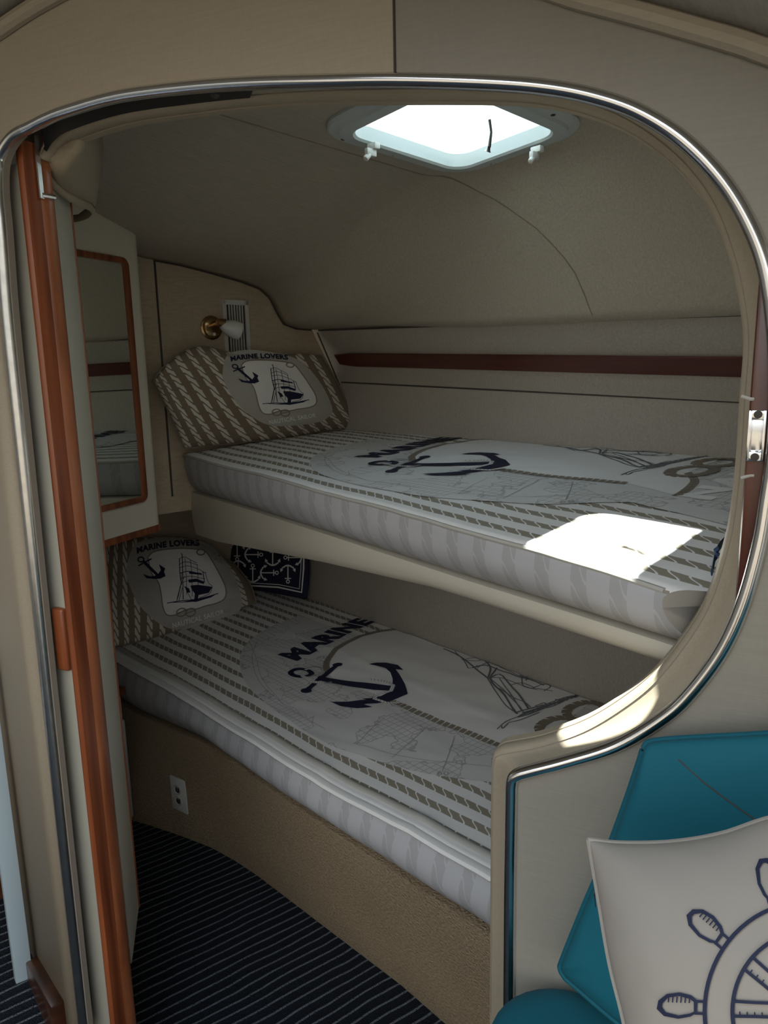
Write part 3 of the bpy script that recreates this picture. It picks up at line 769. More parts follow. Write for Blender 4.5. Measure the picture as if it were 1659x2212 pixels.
# ---- artwork of the bed cover, drawn on the lower mattress top, in (t, w) metres
def bx(x, y):      # coordinates of the enlarged view -> (t, w) on the mattress top
    P = onz(500 + x * .4822, 1300 + y * .4822, .522); q = tw(P); return (q[0], q[1])
ART = []
def art(poly, mi, lay): ART.append((poly, mi, lay))
Lb = lambda pts: [bx(*p) for p in pts]
oc = [bx(45, 290), bx(60, 360), bx(140, 430), bx(230, 520), bx(360, 600), bx(520, 670), bx(700, 720), bx(860, 770), bx(1010, 795), bx(1180, 812)]
# white field, roughly rounded, reaching under the hull side
oval = [bx(45, 290), bx(36, 240), bx(52, 200), bx(100, 160), bx(180, 110), bx(300, 62)]
oval = [(max(.004, t_ and w_), 0) for t_, w_ in []] or oval
arc_ = resample([bx(300, 62), bx(180, 110), bx(100, 158), bx(48, 215), bx(38, 290), bx(70, 370), bx(150, 450), bx(260, 535), bx(420, 630), bx(600, 695), bx(800, 755), bx(1000, 792), bx(1180, 812)], 50)
chart = [(p[0], max(.004, p[1])) for p in arc_] + [(.55, .60), (.40, .50), (.34, .30), (.34, .10), (.36, .004)]
art(chart, 2, 1)
wh_ = resample([bx(745, 122), bx(640, 138), bx(560, 165), bx(480, 205), bx(438, 250), bx(425, 290), bx(450, 335), bx(560, 385), bx(740, 448), bx(900, 520), bx(1050, 580), bx(1200, 645)], 50)
rp = list(wh_)
wh_ = [(p[0], max(.005, p[1])) for p in wh_] + [(.90, .42), (.905, .36), (.93, .29), (.985, .22), (1.00, .12), (1.01, .005)]
art(wh_, 3, 2)
for qd in rope_quads(rp[:26], .020, 44, .18, .7): art(qd, 4, 3)
for qd in rope_quads([bx(690, 435), bx(760, 462), bx(900, 525), bx(1050, 585), bx(1200, 645)], .022, 24, .22, .1): art(qd, 4, 3)
for qd in rope_quads([(.89, .43), (.905, .36), (.93, .29), (.985, .22)], .018, 18, .2, .7): art(qd, 4, 3)
for cx_, cy_ in [(.985, .20), (.99, .075)]:
    for qd in rope_quads([(cx_ + .042 * math.cos(q), cy_ + .062 * math.sin(q)) for q in np.linspace(0, 6.4, 16)], .026, 16, .12, .6): art(qd, 4, 4)
pth = Lb([(288, 263), (365, 222), (440, 183), (540, 133), (642, 90)])
m0 = np.array(bx(288, 263)); m1 = np.array(bx(205, 240))
art(on_path(text_mesh('MARINE', .06), pth, m1 - m0), 1, 3)
art(on_path(text_mesh('NAUT', .05), [(.825, .43), (.832, .30), (.842, .16), (.86, .012)], (.065, 0)), 3, 3)
art(on_path(text_mesh('60', .0), Lb([(920, 780), (975, 782)]), np.array(bx(920, 762)) - np.array(bx(920, 780))), 6, 3)
# anchor
sm = lambda pts, n: resample(pts + [pts[0]], n)[:-1]
art(Lb([(385, 345), (395, 335), (450, 345), (560, 362), (720, 378), (722, 400), (640, 398), (540, 385), (440, 368), (390, 358)]), 1, 5)
art(Lb([(790, 412), (778, 370), (752, 325), (735, 303), (770, 305), (745, 285), (690, 275), (650, 276), (615, 284), (655, 292), (690, 300), (712, 318), (722, 345), (722, 375), (708, 405), (670, 425), (625, 437), (585, 440), (604, 446), (520, 452), (445, 450), (490, 470), (560, 481), (632, 480), (590, 466), (650, 462), (705, 450), (750, 430)]), 1, 5)
art(stroke(Lb([(335, 400), (380, 362), (430, 322), (475, 287)]), .016), 1, 5)
for p in [(335, 402), (475, 285)]: art(circle(*bx(*p), .016, .016, 12), 1, 5)
rc = Lb([(x, y) for x, y in circle(312, 323, 47, 17, 24, .05)]); art(stroke(rc, .017, True), 1, 5)
art(stroke(Lb([(310, 318), (320, 340), (360, 362), (420, 372), (450, 366)]), .012), 3, 6)
art(stroke(Lb([(330, 310), (370, 295), (405, 305), (402, 325), (370, 345)]), .010), 3, 6)
art(stroke(Lb([(610, 350), (680, 358), (725, 375), (715, 400), (650, 422), (640, 440), (700, 460), (765, 452)]), .012), 3, 6)
for seg in [[(310, 318), (320, 340), (360, 362), (420, 372), (450, 366)], [(330, 310), (370, 295), (405, 305), (402, 325), (370, 345)], [(610, 350), (680, 358), (725, 375), (715, 400), (650, 422), (640, 440), (700, 460), (765, 452)]]:
    P = resample(Lb(seg), 34)
    for i in range(1, 33):
        d = P[i + 1] - P[i - 1]; d = d / np.hypot(*d); nn = np.array([-d[1], d[0]])
        art(stroke([P[i] + nn * .006 - d * .002, P[i] - nn * .006 + d * .003], .0016), 5, 7)
# ship sketch lying on the white field
SH = [[(950, 212), (1020, 245), (1090, 300), (1145, 345)], [(1145, 345), (1200, 380), (1250, 430), (1290, 470), (1310, 500)], [(1145, 345), (1180, 400), (1225, 460), (1275, 500)],
 [(1190, 300), (1160, 345), (1200, 330), (1250, 375)], [(1145, 345), (1220, 350), (1300, 375), (1370, 395)], [(1250, 375), (1300, 365), (1360, 385)], [(1230, 320), (1290, 340), (1340, 350), (1400, 375)],
 [(1000, 225), (1040, 265), (1060, 300)], [(1030, 262), (1090, 270), (1130, 262)], [(1080, 298), (1140, 290), (1200, 310), (1260, 330)], [(1100, 300), (1160, 275), (1210, 300)],
 [(1200, 390), (1260, 430), (1310, 450), (1340, 475)], [(1250, 375), (1290, 420), (1330, 480)], [(1200, 350), (1240, 400), (1300, 490)], [(1300, 340), (1310, 380), (1380, 390), (1440, 400)],
 [(1290, 330), (1330, 345), (1380, 365)], [(1320, 355), (1330, 335), (1390, 360)], [(1340, 390), (1400, 370), (1430, 380), (1400, 400)], [(1270, 500), (1300, 490), (1340, 480), (1400, 465)],
 [(1190, 575), (1230, 540), (1290, 515), (1350, 495)], [(1210, 560), (1215, 572), (1240, 548)], [(1280, 520), (1340, 505), (1420, 470), (1500, 435), (1560, 415)], [(1300, 500), (1370, 480), (1450, 445), (1530, 420)],
 [(1400, 480), (1440, 470), (1500, 440)], [(1450, 440), (1490, 440), (1540, 425)], [(1360, 470), (1400, 455), (1405, 465), (1370, 485)], [(1040, 262), (1100, 255), (1180, 285), (1250, 318), (1330, 350)],
 [(1160, 345), (1170, 370), (1215, 410), (1255, 470), (1280, 505)], [(1060, 300), (1090, 298), (1100, 290)], [(1240, 545), (1300, 530), (1380, 500)], [(1130, 262), (1160, 300), (1150, 345)]]
for i, s_ in enumerate(SH): art(stroke(resample(Lb(s_), 10), .0035 if i % 3 else .006), 5, 4)
for k in range(14):
    a_ = 1290 + k * 19; art(stroke(Lb([(a_, 515 - k * 6.5), (a_ + 30, 497 - k * 6.8)]), .006), 5, 4)
# compass lines on the chart
for s_ in [[(690, 520), (640, 560), (560, 640)], [(1000, 600), (975, 680), (945, 760)], [(80, 180), (110, 250), (140, 350), (230, 460)], [(120, 170), (95, 230), (100, 300), (140, 380), (260, 480), (420, 570)], [(560, 640), (800, 700), (1180, 745)], [(720, 700), (880, 560)]]:
    art(stroke(resample(Lb(s_), 14), .0016), 6, 3)
BEDM = ['rope_sheet', 'rope_skirt', None, None, None, None, None]
def bed_finish(bed, map_, root):
    mb = bed.mb
    for poly, mi, lay in ART:
        if isinstance(poly, tuple): p2 = ([map_(*v) for v in poly[0]], poly[1])
        else: p2 = [map_(*v) for v in poly]
        pts_ = p2[0] if isinstance(p2, tuple) else p2
        if max(p[0] for p in pts_) > 2.6: continue
        fn = lambda t, w, l: bed.S(t, max(.003, w), l)
        patch(mb, p2, fn, lay, {1: 2, 2: 3, 3: 4, 4: 5, 5: 6, 6: 7}[mi], .02)
    o = build('cover', mb, ['rope_sheet', 'rope_skirt', 'navy', 'chart_print', 'print_white', 'print_taupe', 'ink_grey', 'ink_soft', 'sheet_white'], root, smooth=True, angle=50)
    o['label'] = 'printed cover with rope stripes, anchor, ship and MARINE lettering'
    return o
rl = thing('mattress', 'lower bunk mattress in a rope striped cover with a big navy anchor print', 'mattress', B(1.3, .4, .37), 'printed mattresses on the two bunks')
bed_finish(LOW, lambda t, w: (t, w), rl)
mb = MB(); mb.tube([p - N * .004 - UP * .004 for p in LOW.edge], (.013, .008), 8); build('piping', mb, 'sheet_white', rl, smooth=True)
mb = MB(); mb.tube([p + N * .030 + UP * .0065 for p in LOW.edge], (.010, .0035), 8); build('zip_tape', mb, 'print_grey', rl, smooth=True)['label'] = 'grey zip tape'
ru = thing('mattress', 'upper bunk mattress with the bright sun patch on its rope striped cover', 'mattress', B(1.2, .4, 1.06), 'printed mattresses on the two bunks')
# same print on the upper mattress: fitted from two printed corners
def btw(x, y, z): q = tw(onz(x, y, z)); return np.array([q[0], q[1]])
a1, a2 = np.array(bx(290, 262)), np.array(bx(790, 412)); u1, u2 = btw(815, 1000, 1.195), btw(1050, 1000, 1.19)
def umap(t, w): return (1.18 + (t - 1.56) * .87, w + .012)
bed_finish(UPB, umap, ru)
mb = MB(); mb.tube([p - N * .002 - UP * .002 for p in UPB.edge], .004, 6); build('piping', mb, 'print_grey', ru, smooth=True)

# upper bunk board
mb = MB(); rows = []
for t in np.linspace(T0 - .002, .40, 60):
    zb_ = interp(t, [(.3, 1.035), (.4, 1.040), (.8, 1.030), (.9, 1.026), (1.3, .990), (1.9, .925), (2.1, .915)]); f = up_wf(t) - .028; zt_ = up_bot(t) - .003
    t2 = max(t, tf_low(f) + .004)
    rk = .0015 * sum(math.exp(-((t - c_) / .006) ** 2) for c_ in (1.36, 1.31, 1.27, 1.17, 1.13, .98, .95, .92, .78, .75))
    rows.append([B(t, .002, zt_), B(t, f - .02, zt_), B(t, f + .002, zt_ - .003), B(t, f + .006 + rk, (zt_ * 2 + zb_) / 3), B(t, f + .004 + rk, (zt_ + 2 * zb_) / 3), B(t, f - .004, zb_ + .004), B(t, f - .012, zb_), B(t, .002, zb_)])
mb.loft(rows, True, True)
ub = tag(build('bunk_board', mb, 'cream_vinyl', smooth=True, angle=50, cuts=[(Q(0, .91, 0), -Mv)]), 'cream vinyl covered shelf carrying the upper mattress', 'bunk')
md = ub.modifiers.new('s', 'WELD') if False else None
# lower bunk base, carpeted, curving in towards the floor
ft = [(.3, .66), (.949, .659), (1.093, .658), (1.343, .674), (1.649, .693), (1.75, .705), (1.859, .726), (2.0, .775), (2.115, .821), (2.16, .843), (2.7, .87)]
mb = MB(); rows = []
for t in np.linspace(T1 - .012, .26, 70):
    a_ = low_wf(t) - .012; f = interp(t, ft); zt_ = LOW.ztop(t, .3) * 0 + interp(t, [(.5, .365), (.77, .378), (1.06, .392), (1.3, .400), (1.78, .396), (2.2, .345)]) - .006
    rows.append([B(t, .003, 0.0), B(t, .003, zt_)] + [B(t, a_ * q + f * (1 - q), zt_ * q) for q in (1, .8, .6, .4, .2, 0)])
mb.loft(rows, True, True)
bb_ = tag(build('bunk', mb, 'tan_carpet', smooth=True, angle=50, cuts=[(Q(0, .92, 0), -Mv)]), 'carpeted beige base under the lower bunk with a power outlet in it', 'bunk')

# power outlet
t_, w_ = 1.973, .0
def face(t, z):
    a_ = low_wf(t) - .012; f = interp(t, ft); zt_ = .37; q = z / zt_; return B(t, a_ * q + f * (1 - q), z)
o0 = face(1.98, .12); o_r = face(1.93, .12); o_u = face(1.98, .20)
ax = unit(o_r - o0); az = unit(o_u - o0); az = unit(az - ax * (az @ ax)); an = np.cross(ax, az); an = an if an @ (CAM - o0) > 0 else -an
oc_ = onpl(389, 1715, o0, an) + an * .002
ol = thing('power_outlet', 'cream double round socket plate on the carpeted bunk base', 'outlet', oc_)
mb = MB(); mb.box(oc_ + an * .002, (ax, az, an), (.033, .056, .003)); build('plate', mb, 'white_plastic', ol, bevel=.0015)
for s_ in (1, -1):
    c_ = oc_ + az * s_ * .0185 + an * .005
    mb = MB(); mb.lathe(c_, an, [(.0165, 0), (.016, .0035), (.0145, .004), (.013, .0005)], 20); sk = build('socket', mb, 'print_grey', ol, smooth=True)
    mb = MB(); mb.box(c_ + an * .0015 - ax * .004, (ax, az, an), (.0016, .006, .0022)); mb.box(c_ + an * .0015 + ax * .005, (ax, az, an), (.0016, .007, .0022)); mb.lathe(c_ + an * .0005 - az * .007, an, [(.002, 0), (.002, .0026)], 8)
    build('slot', mb, 'black', sk)

# ------------------------------------------------------------------ pillows: outline given on the leaning plane of each pillow
def bez(pts, n): return resample(pts, n)
def coons(bt, tp, lf, rt, n, m_):
    bt, tp = resample(bt, n), resample(tp, n); lf, rt = resample(lf, m_), resample(rt, m_)
    G_ = np.zeros((n, m_, 2))
    for i in range(n):
        for j in range(m_):
            u = i / (n - 1); v = j / (m_ - 1)
            G_[i, j] = (1 - v) * bt[i] + v * tp[i] + (1 - u) * lf[j] + u * rt[j] - ((1 - u) * (1 - v) * bt[0] + u * (1 - v) * bt[-1] + (1 - u) * v * tp[0] + u * v * tp[-1])
    return G_
class Pillow:
    def __init__(s, bt, tp, lf, rt, P, Nn, H, Hb, wk=.006, n=44, m_=36, seed=0.0, p=.42):
        s.G = coons(bt, tp, lf, rt, n, m_); s.n = n; s.m = m_; s.P = P; s.N = Nn; s.H = H; s.Hb = Hb; s.wk = wk; s.seed = seed; s.p = p
        s.flat = s.G.reshape(-1, 2)
    def h(s, u, v):
        e = max(0, (1 - (2 * u - 1) ** 2)) * max(0, (1 - (2 * v - 1) ** 2)); b_ = e ** s.p
        nz = noise.noise(Vector((u * 5 + s.seed, v * 4, s.seed))) + .5 * noise.noise(Vector((u * 11 + s.seed, v * 9, 2)))
        cr_ = math.sin(14 * math.atan2(v - .5, u - .5) + s.seed) * (1 - min(1, e * 1.6)) * min(1, e * 6)
        return s.H * b_ + s.wk * nz * min(1, e * 4) + s.wk * .6 * cr_
    def at(s, u, v, off=0, back=False):
        i = u * (s.n - 1); j = v * (s.m - 1); i0 = min(int(i), s.n - 2); j0 = min(int(j), s.m - 2); a = i - i0; b_ = j - j0
        p = (s.G[i0, j0] * (1 - a) + s.G[i0 + 1, j0] * a) * (1 - b_) + (s.G[i0, j0 + 1] * (1 - a) + s.G[i0 + 1, j0 + 1] * a) * b_
        hh = s.h(u, v) + off if not back else -s.Hb * (max(0, (1 - (2 * u - 1) ** 2)) * max(0, (1 - (2 * v - 1) ** 2))) ** .5
        if back:
            q = onpl(p[0], p[1], s.P, s.N); return q + s.N * hh
        return onpl(p[0], p[1], s.P + s.N * hh, s.N)
    def inv(s, x, y):
        d = ((s.flat - [x, y]) ** 2).sum(1); k = int(d.argmin()); u = (k // s.m) / (s.n - 1); v = (k % s.m) / (s.m - 1)
        def pos(u, v):
            i = u * (s.n - 1); j = v * (s.m - 1); i0 = max(0, min(int(i), s.n - 2)); j0 = max(0, min(int(j), s.m - 2)); a = i - i0; b_ = j - j0
            return (s.G[i0, j0] * (1 - a) + s.G[i0 + 1, j0] * a) * (1 - b_) + (s.G[i0, j0 + 1] * (1 - a) + s.G[i0 + 1, j0 + 1] * a) * b_
        for _ in range(5):
            p = pos(u, v); e = .01; px_ = (pos(u + e, v) - pos(u - e, v)) / (2 * e); py_ = (pos(u, v + e) - pos(u, v - e)) / (2 * e)
            J = np.array([[px_[0], py_[0]], [px_[1], py_[1]]]); 
            if abs(np.linalg.det(J)) < 1e-6: break
            du, dv = np.linalg.solve(J, np.array([x, y]) - p); u = min(.995, max(.005, u + du)); v = min(.995, max(.005, v + dv))
        return u, v
    def dec(s, x, y, lay):
        u, v = s.inv(x, y); return onpl(x, y, s.P + s.N * (s.h(u, v) + .0007 + .0006 * lay), s.N)
    def mesh(s, mb, mi=0, asp=(1, 1), mi_back=None):
        n, m_ = s.n, s.m
        us = [.5 - .5 * math.cos(math.pi * i / (n - 1)) for i in range(n)]; vs_ = [.5 - .5 * math.cos(math.pi * j / (m_ - 1)) for j in range(m_)]
        uv = [(u * asp[0], v * asp[1]) for u in us for v in vs_]
        fr = [[s.at(u, v) for v in vs_] for u in us]; bk = [[s.at(u, v, back=True) for v in vs_] for u in us]
        mb.loft(fr, mi=mi, uvs=uv); mb.loft(bk, mi=mi if mi_back is None else mi_back, uvs=uv)
        ring = [s.at(u, 0, back=True) for u in us] + [s.at(1, v, back=True) for v in vs_][1:] + [s.at(u, 1, back=True) for u in us[::-1]][1:] + [s.at(0, v, back=True) for v in vs_[::-1]][1:-1]
        return ring
def plane3(a, b_, c_):
    nn = unit(np.cross(b_ - a, c_ - a)); nn = nn if nn @ (CAM - a) > 0 else -nn; return a, nn
c3 = lambda x, y: (x / 3.16, 700 + y / 3.16)
PART = []      # pillow artwork, in the frame of the lower pillow
def pa(poly, mi, lay): PART.append((poly, mi, lay))
pa([c3(x, y) for x, y in resample([(860, 1700), (880, 1590), (930, 1500), (1080, 1455), (1280, 1465), (1420, 1500), (1520, 1590), (1590, 1700), (1640, 1830), (1650, 1930), (1570, 2010), (1400, 2060), (1200, 2085), (1080, 2040), (960, 1930), (890, 1800), (860, 1700)], 60)[:-1]], 1, 1)
whp = resample([(1010, 1590), (1060, 1550), (1200, 1532), (1330, 1535), (1400, 1550), (1450, 1620), (1500, 1710), (1540, 1800), (1535, 1870), (1480, 1905), (1400, 1925), (1340, 1945), (1270, 1950), (1200, 1985), (1140, 1985), (1112, 1930), (1098, 1830), (1080, 1760), (1040, 1710), (1020, 1650), (1010, 1590)], 70)[:-1]
pa([c3(*p) for p in whp], 2, 2)
pa(stroke([c3(*p) for p in whp], 2.6, True), 4, 3)
for cx_ in (1238, 1302): pa(stroke([c3(x, y) for x, y in circle(cx_, 1968, 34, 26, 18, -.4)], 2.8, True), 4, 4); pa(stroke([c3(cx_ - 30, 1975), c3(cx_ + 28, 1955)], 2.2), 4, 4)
pa(stroke([c3(x, y) for x, y in circle(1371, 1557, 27, 19, 18)], 2.8, True), 4, 4)
pa(on_path(text_mesh('MARINE LOVERS', .05), [c3(935, 1566), c3(1010, 1543), c3(1130, 1522), c3(1250, 1512), c3(1362, 1512)], (-1.0, -12.5)), 3, 3)
pa(on_path(text_mesh('NAUTICAL SAILOR', .01), [c3(1180, 2075), c3(1290, 2045), c3(1400, 2015), c3(1530, 1980)], (-1.5, -10.5)), 2, 3)
pa([c3(x, y) for x, y in [(965, 1620), (985, 1612), (1080, 1705), (1098, 1680), (1085, 1640), (1128, 1668), (1120, 1690), (1130, 1720), (1095, 1738), (1050, 1740), (1000, 1735), (975, 1705), (1020, 1722), (1058, 1720), (1060, 1712), (1010, 1665)]], 3, 5)
pa(stroke([c3(945, 1650), c3(990, 1625), c3(1035, 1602)], 3.0), 3, 5)
pa(stroke([c3(x, y) for x, y in circle(962, 1607, 20, 17, 12)], 3.0, True), 3, 5)
# tall ship
shp = [[(1235, 1566), (1245, 1600), (1250, 1880)], [(1262, 1600), (1270, 1700), (1275, 1850)], [(1300, 1610), (1310, 1720), (1312, 1860)], [(1345, 1640), (1352, 1740), (1355, 1850)], [(1385, 1690), (1395, 1760)],
 [(1222, 1602), (1260, 1590), (1300, 1610), (1345, 1632)], [(1225, 1640), (1270, 1622), (1350, 1645)], [(1225, 1665), (1280, 1650), (1360, 1675), (1400, 1700)], [(1230, 1700), (1290, 1688), (1380, 1710)],
 [(1235, 1735), (1300, 1722), (1400, 1740)], [(1238, 1770), (1290, 1752), (1400, 1762)], [(1240, 1700), (1232, 1800), (1205, 1895)], [(1225, 1600), (1228, 1700), (1240, 1780)], [(1400, 1690), (1420, 1760), (1450, 1790)],
 [(1260, 1790), (1290, 1850), (1310, 1885)], [(1450, 1790), (1430, 1840), (1360, 1870)], [(1140, 1905), (1230, 1890), (1330, 1880), (1420, 1860), (1490, 1838)], [(1180, 1900), (1300, 1895), (1440, 1862)], [(1205, 1895), (1230, 1790), (1260, 1720)], [(1220, 1895), (1245, 1800)]]
for i, s_ in enumerate(shp): pa(stroke([c3(*p) for p in resample(s_, 8)], 1.1 if i % 4 else 1.7), 3, 4)
for s_ in [[(1285, 1745), (1340, 1738), (1395, 1758), (1392, 1775), (1340, 1760), (1290, 1765)], [(1290, 1690), (1375, 1700), (1378, 1712), (1292, 1704)], [(1300, 1785), (1350, 1780), (1425, 1790), (1450, 1795), (1425, 1835), (1355, 1850), (1350, 1885), (1325, 1890), (1330, 1840), (1310, 1815)], [(1240, 1895), (1330, 1882), (1480, 1842), (1440, 1866), (1340, 1896)], [(1262, 1790), (1290, 1805), (1300, 1830), (1275, 1835)]]:
    pa([c3(*p) for p in s_], 3, 4)
def affine(src, dst):
    A = np.array([[x, y, 1] for x, y in src]); X, *_ = np.linalg.lstsq(A, np.array(dst), rcond=None); return lambda x, y: tuple(np.array([x, y, 1]) @ X)
def pillow_finish(pl, name, root, label, mapf, mats, asp):
    mb = MB(); ring = pl.mesh(mb, 0, asp)
    for poly, mi, lay in PART:
        p2 = ([mapf(*v) for v in poly[0]], poly[1]) if isinstance(poly, tuple) else [mapf(*v) for v in poly]
        patch(mb, p2, pl.dec, lay, mi, 7.0)
    o = build('pillow_case', mb, mats, root, smooth=True, angle=60); o['label'] = label
    mb = MB(); mb.tube(ring, .0035, 6, closed=True); build('seam_edge', mb, 'print_taupe', root, smooth=True)
PM = ['rope_pillow', 'print_grey', 'print_white', 'navy', 'print_taupe']
# lower pillow
pb0 = onz(250, 1392, .535); pb1 = onz(550, 1300, .535); ptp = onpl(400, 1165, D * (T1 - .10), D)
P, Nn = plane3(pb0, pb1, ptp)
lp = Pillow([(205, 1403), (300, 1385), (420, 1350), (553, 1300)], [(212, 1180), (270, 1166), (340, 1160), (400, 1162), (452, 1180)], [(205, 1403), (198, 1300), (212, 1180)], [(553, 1300), (540, 1262), (505, 1218), (452, 1180)], P, Nn, .060, .05, seed=1.3)
r0 = thing('pillow', 'pillow with rope stripes and tall ship print lying on the lower bunk', 'pillow', (pb0 + pb1) / 2, 'tall ship pillows')
pillow_finish(lp, 'pillow', r0, 'case printed with ship, anchor and MARINE LOVERS', lambda x, y: (x, y), PM, (1, .5))
# upper pillow
pb0 = onz(400, 966, 1.20); pb1 = onz(785, 922, 1.208); ptp = onpl(560, 765, D * (T0 - .075), D)
P, Nn = plane3(pb0, pb1, ptp)
up = Pillow([(400, 967), (500, 957), (620, 945), (700, 930), (788, 921)], [(334, 822), (352, 795), (392, 762), (435, 748), (500, 762), (570, 770), (640, 764), (694, 768)], [(400, 967), (380, 920), (352, 862), (334, 822)], [(788, 921), (755, 880), (725, 820), (694, 768)], P, Nn, .050, .03, seed=4.1, wk=.005)
r1 = thing('pillow', 'pillow with rope stripes and tall ship print leaning at the head of the upper bunk', 'pillow', (pb0 + pb1) / 2, 'tall ship pillows')
af = affine([(297, 1190), (428, 1178), (434, 1193), (487, 1284), (402, 1325), (361, 1328), (346, 1247)], [(500, 777), (621, 774), (627, 790), (682, 868), (608, 891), (570, 894), (547, 825)])
pillow_finish(up, 'pillow', r1, 'case printed with ship, anchor and MARINE LOVERS', af, PM, (1, .5))
# navy cushion with white anchors
pb1 = onz(660, 1292, .53); pb1 = pb1 - N * .04; pb0 = onz(500, 1262, .53); ptp = onpl(580, 1175, N * (K - .06), N)
P, Nn = plane3(pb0, pb1, ptp)
nv = Pillow([(430, 1262), (540, 1272), (600, 1281), (662, 1293)], [(440, 1150), (550, 1158), (665, 1172)], [(430, 1262), (440, 1150)], [(662, 1293), (667, 1240), (665, 1172)], P, Nn, .035, .025, seed=7.7, wk=.002, p=.35)
r2 = thing('cushion', 'small navy cushion with white anchors tucked behind the lower bunk pillow', 'cushion', (pb0 + pb1) / 2)
mb = MB(); ring = nv.mesh(mb, 0)
c7 = lambda x, y: (200 + x * .42194, 1120 + y * .42194)
def small_anchor(cx_, cy_, ang, s=1.0):
    c_, s_ = math.cos(math.radians(ang)), math.sin(math.radians(ang)); f = lambda x, y: c7(cx_ + s * (x * c_ - y * s_), cy_ + s * (x * s_ + y * c_))
    patch(mb, stroke([f(0, -28), f(0, 42)], 2.5), nv.dec, 2, 1, 7)
    patch(mb, stroke([f(-16, -22), f(16, -22)], 2.2), nv.dec, 2, 1, 7)
    patch(mb, stroke([f(*p) for p in circle(0, -38, 8, 8, 12)], 2.0, True), nv.dec, 2, 1, 7)
    patch(mb, stroke([f(-36, 18), f(-28, 32), (f(-12, 42)), f(0, 45), f(12, 42), f(28, 32), f(36, 18)], [1.2, 3, 3.4, 3.4, 3.4, 3, 1.2]), nv.dec, 2, 1, 7)
    for q in (-1, 1): patch(mb, [f(q * 38, 10), f(q * 40, 30), f(q * 24, 22)], nv.dec, 3, 1, 7)
for a in [(740, 170, 180), (825, 185, 90), (922, 195, 0), (1025, 200, -90), (820, 280, 0), (905, 278, 90), (1000, 285, 180), (745, 262, 180)]: small_anchor(*a)
patch(mb, stroke([c7(720, 338), c7(830, 345), c7(950, 352), c7(1070, 378), c7(1080, 260), c7(1082, 150)], 3.4), nv.dec, 2, 1, 7)
patch(mb, stroke([c7(720, 325), c7(830, 331), c7(950, 338), c7(1058, 360), c7(1066, 260), c7(1070, 150)], 1.6), nv.dec, 2, 1, 7)
build('cushion_cover', mb, ['navy_cloth', 'print_white'], r2, smooth=True, angle=60)
mb = MB(); mb.tube(ring, .004, 6, closed=True); build('seam_edge', mb, 'navy_cloth', r2, smooth=True)

# ------------------------------------------------------------------ vent grille and reading lamp on the head bulkhead
def onH(x, y, o=0): return onpl(x, y, D * (T0 - o), D)
vt = thing('vent_grille', 'white louvred vent grille with vertical slots behind the reading lamp', 'vent', onH(508, 710))
TL, TR = onH(477, 646), onH(533, 650); zt = (TL[2] + TR[2]) / 2; zb_ = 1.33
wl0, wl1 = tw(TL)[1], tw(TR)[1]
mb = MB(); wc = (wl0 + wl1) / 2; hw = abs(wl0 - wl1) / 2; hz_ = (zt - zb_) / 2; zc = (zt + zb_) / 2
fr_ = .013
for s_ in (-1, 1):
    mb.box(B(T0 - .005, wc + s_ * (hw - fr_ / 2), zc), (N, D, UP), (fr_ / 2, .005, hz_)); mb.box(B(T0 - .005, wc, zc + s_ * (hz_ - fr_ * .6)), (N, D, UP), (hw, .005, fr_ * .6))
build('frame', mb, 'white_plastic', vt, bevel=.0012)
mb = MB(); mb.box(B(T0 - .0015, wc, zc), (N, D, UP), (hw - .004, .001, hz_ - .004)); build('backing', mb, 'black', vt)
nsl = 7; iw = (hw - fr_) * 2
for k in range(nsl - 1):
    mb = MB(); mb.box(B(T0 - .006, wc - iw / 2 + iw * (k + 1) / nsl, zc), (N, D, UP), (.0017, .003, hz_ - .014)); build('slat', mb, 'white_plastic', vt)
lc = onH(456, 708)
lm = thing('reading_lamp', 'small brass wall lamp with a white glass shade above the upper pillow', 'lamp', lc)
mb = MB(); mb.lathe(lc, -D, [(.036, .0), (.036, .004), (.031, .006), (.028, .012), (.020, .015), (.004, .016)], 32); 
build('backplate', mb, 'brass', lm, smooth=True)
pj = lc - D * .055 + UP * .012; sj = onpl(480, 703, pj, D)
mb = MB(); mb.tube([lc - D * .01 + UP * .008, lc - D * .035 + UP * .012, pj - N * .004], [.008, .009, .010], 12); mb.tube([pj - N * .008, pj + N * .012, sj], [.011, .014, .015], 14)
build('arm', mb, 'brass', lm, smooth=True)
sd = unit(onpl(518, 716, sj - D * .006, D) - sj)
mb = MB(); mb.lathe(sj - sd * .004, sd, [(.010, 0), (.013, .004), (.019, .015), (.025, .030), (.0275, .046), (.0265, .060), (.0245, .060), (.0245, .046), (.018, .02)], 28); build('lamp_shade', mb, 'shade_glass', lm, smooth=True, angle=80)
mb = MB(); mb.lathe(lc - D * .014 - UP * .020, -D, [(.005, 0), (.005, .004), (.002, .005)], 12); build('switch', mb, 'white_plastic', lm, smooth=True)['label'] = 'small white push switch'
# webbing strap at the foot of the upper mattress
mb = MB(); P0 = B(.55, .62, 0); pts = [onz(1568, 1165, 1.178), onz(1556, 1178, 1.186), onz(1549, 1190, 1.186), onz(1544, 1205, 1.175), onz(1538, 1235, 1.168)]
mb.tube(resample(pts, 14), (.0015, .006), 8); tag(build('webbing_strap', mb, 'strap_navy', smooth=True), 'dark blue webbing strap end at the foot of the upper mattress', 'strap')

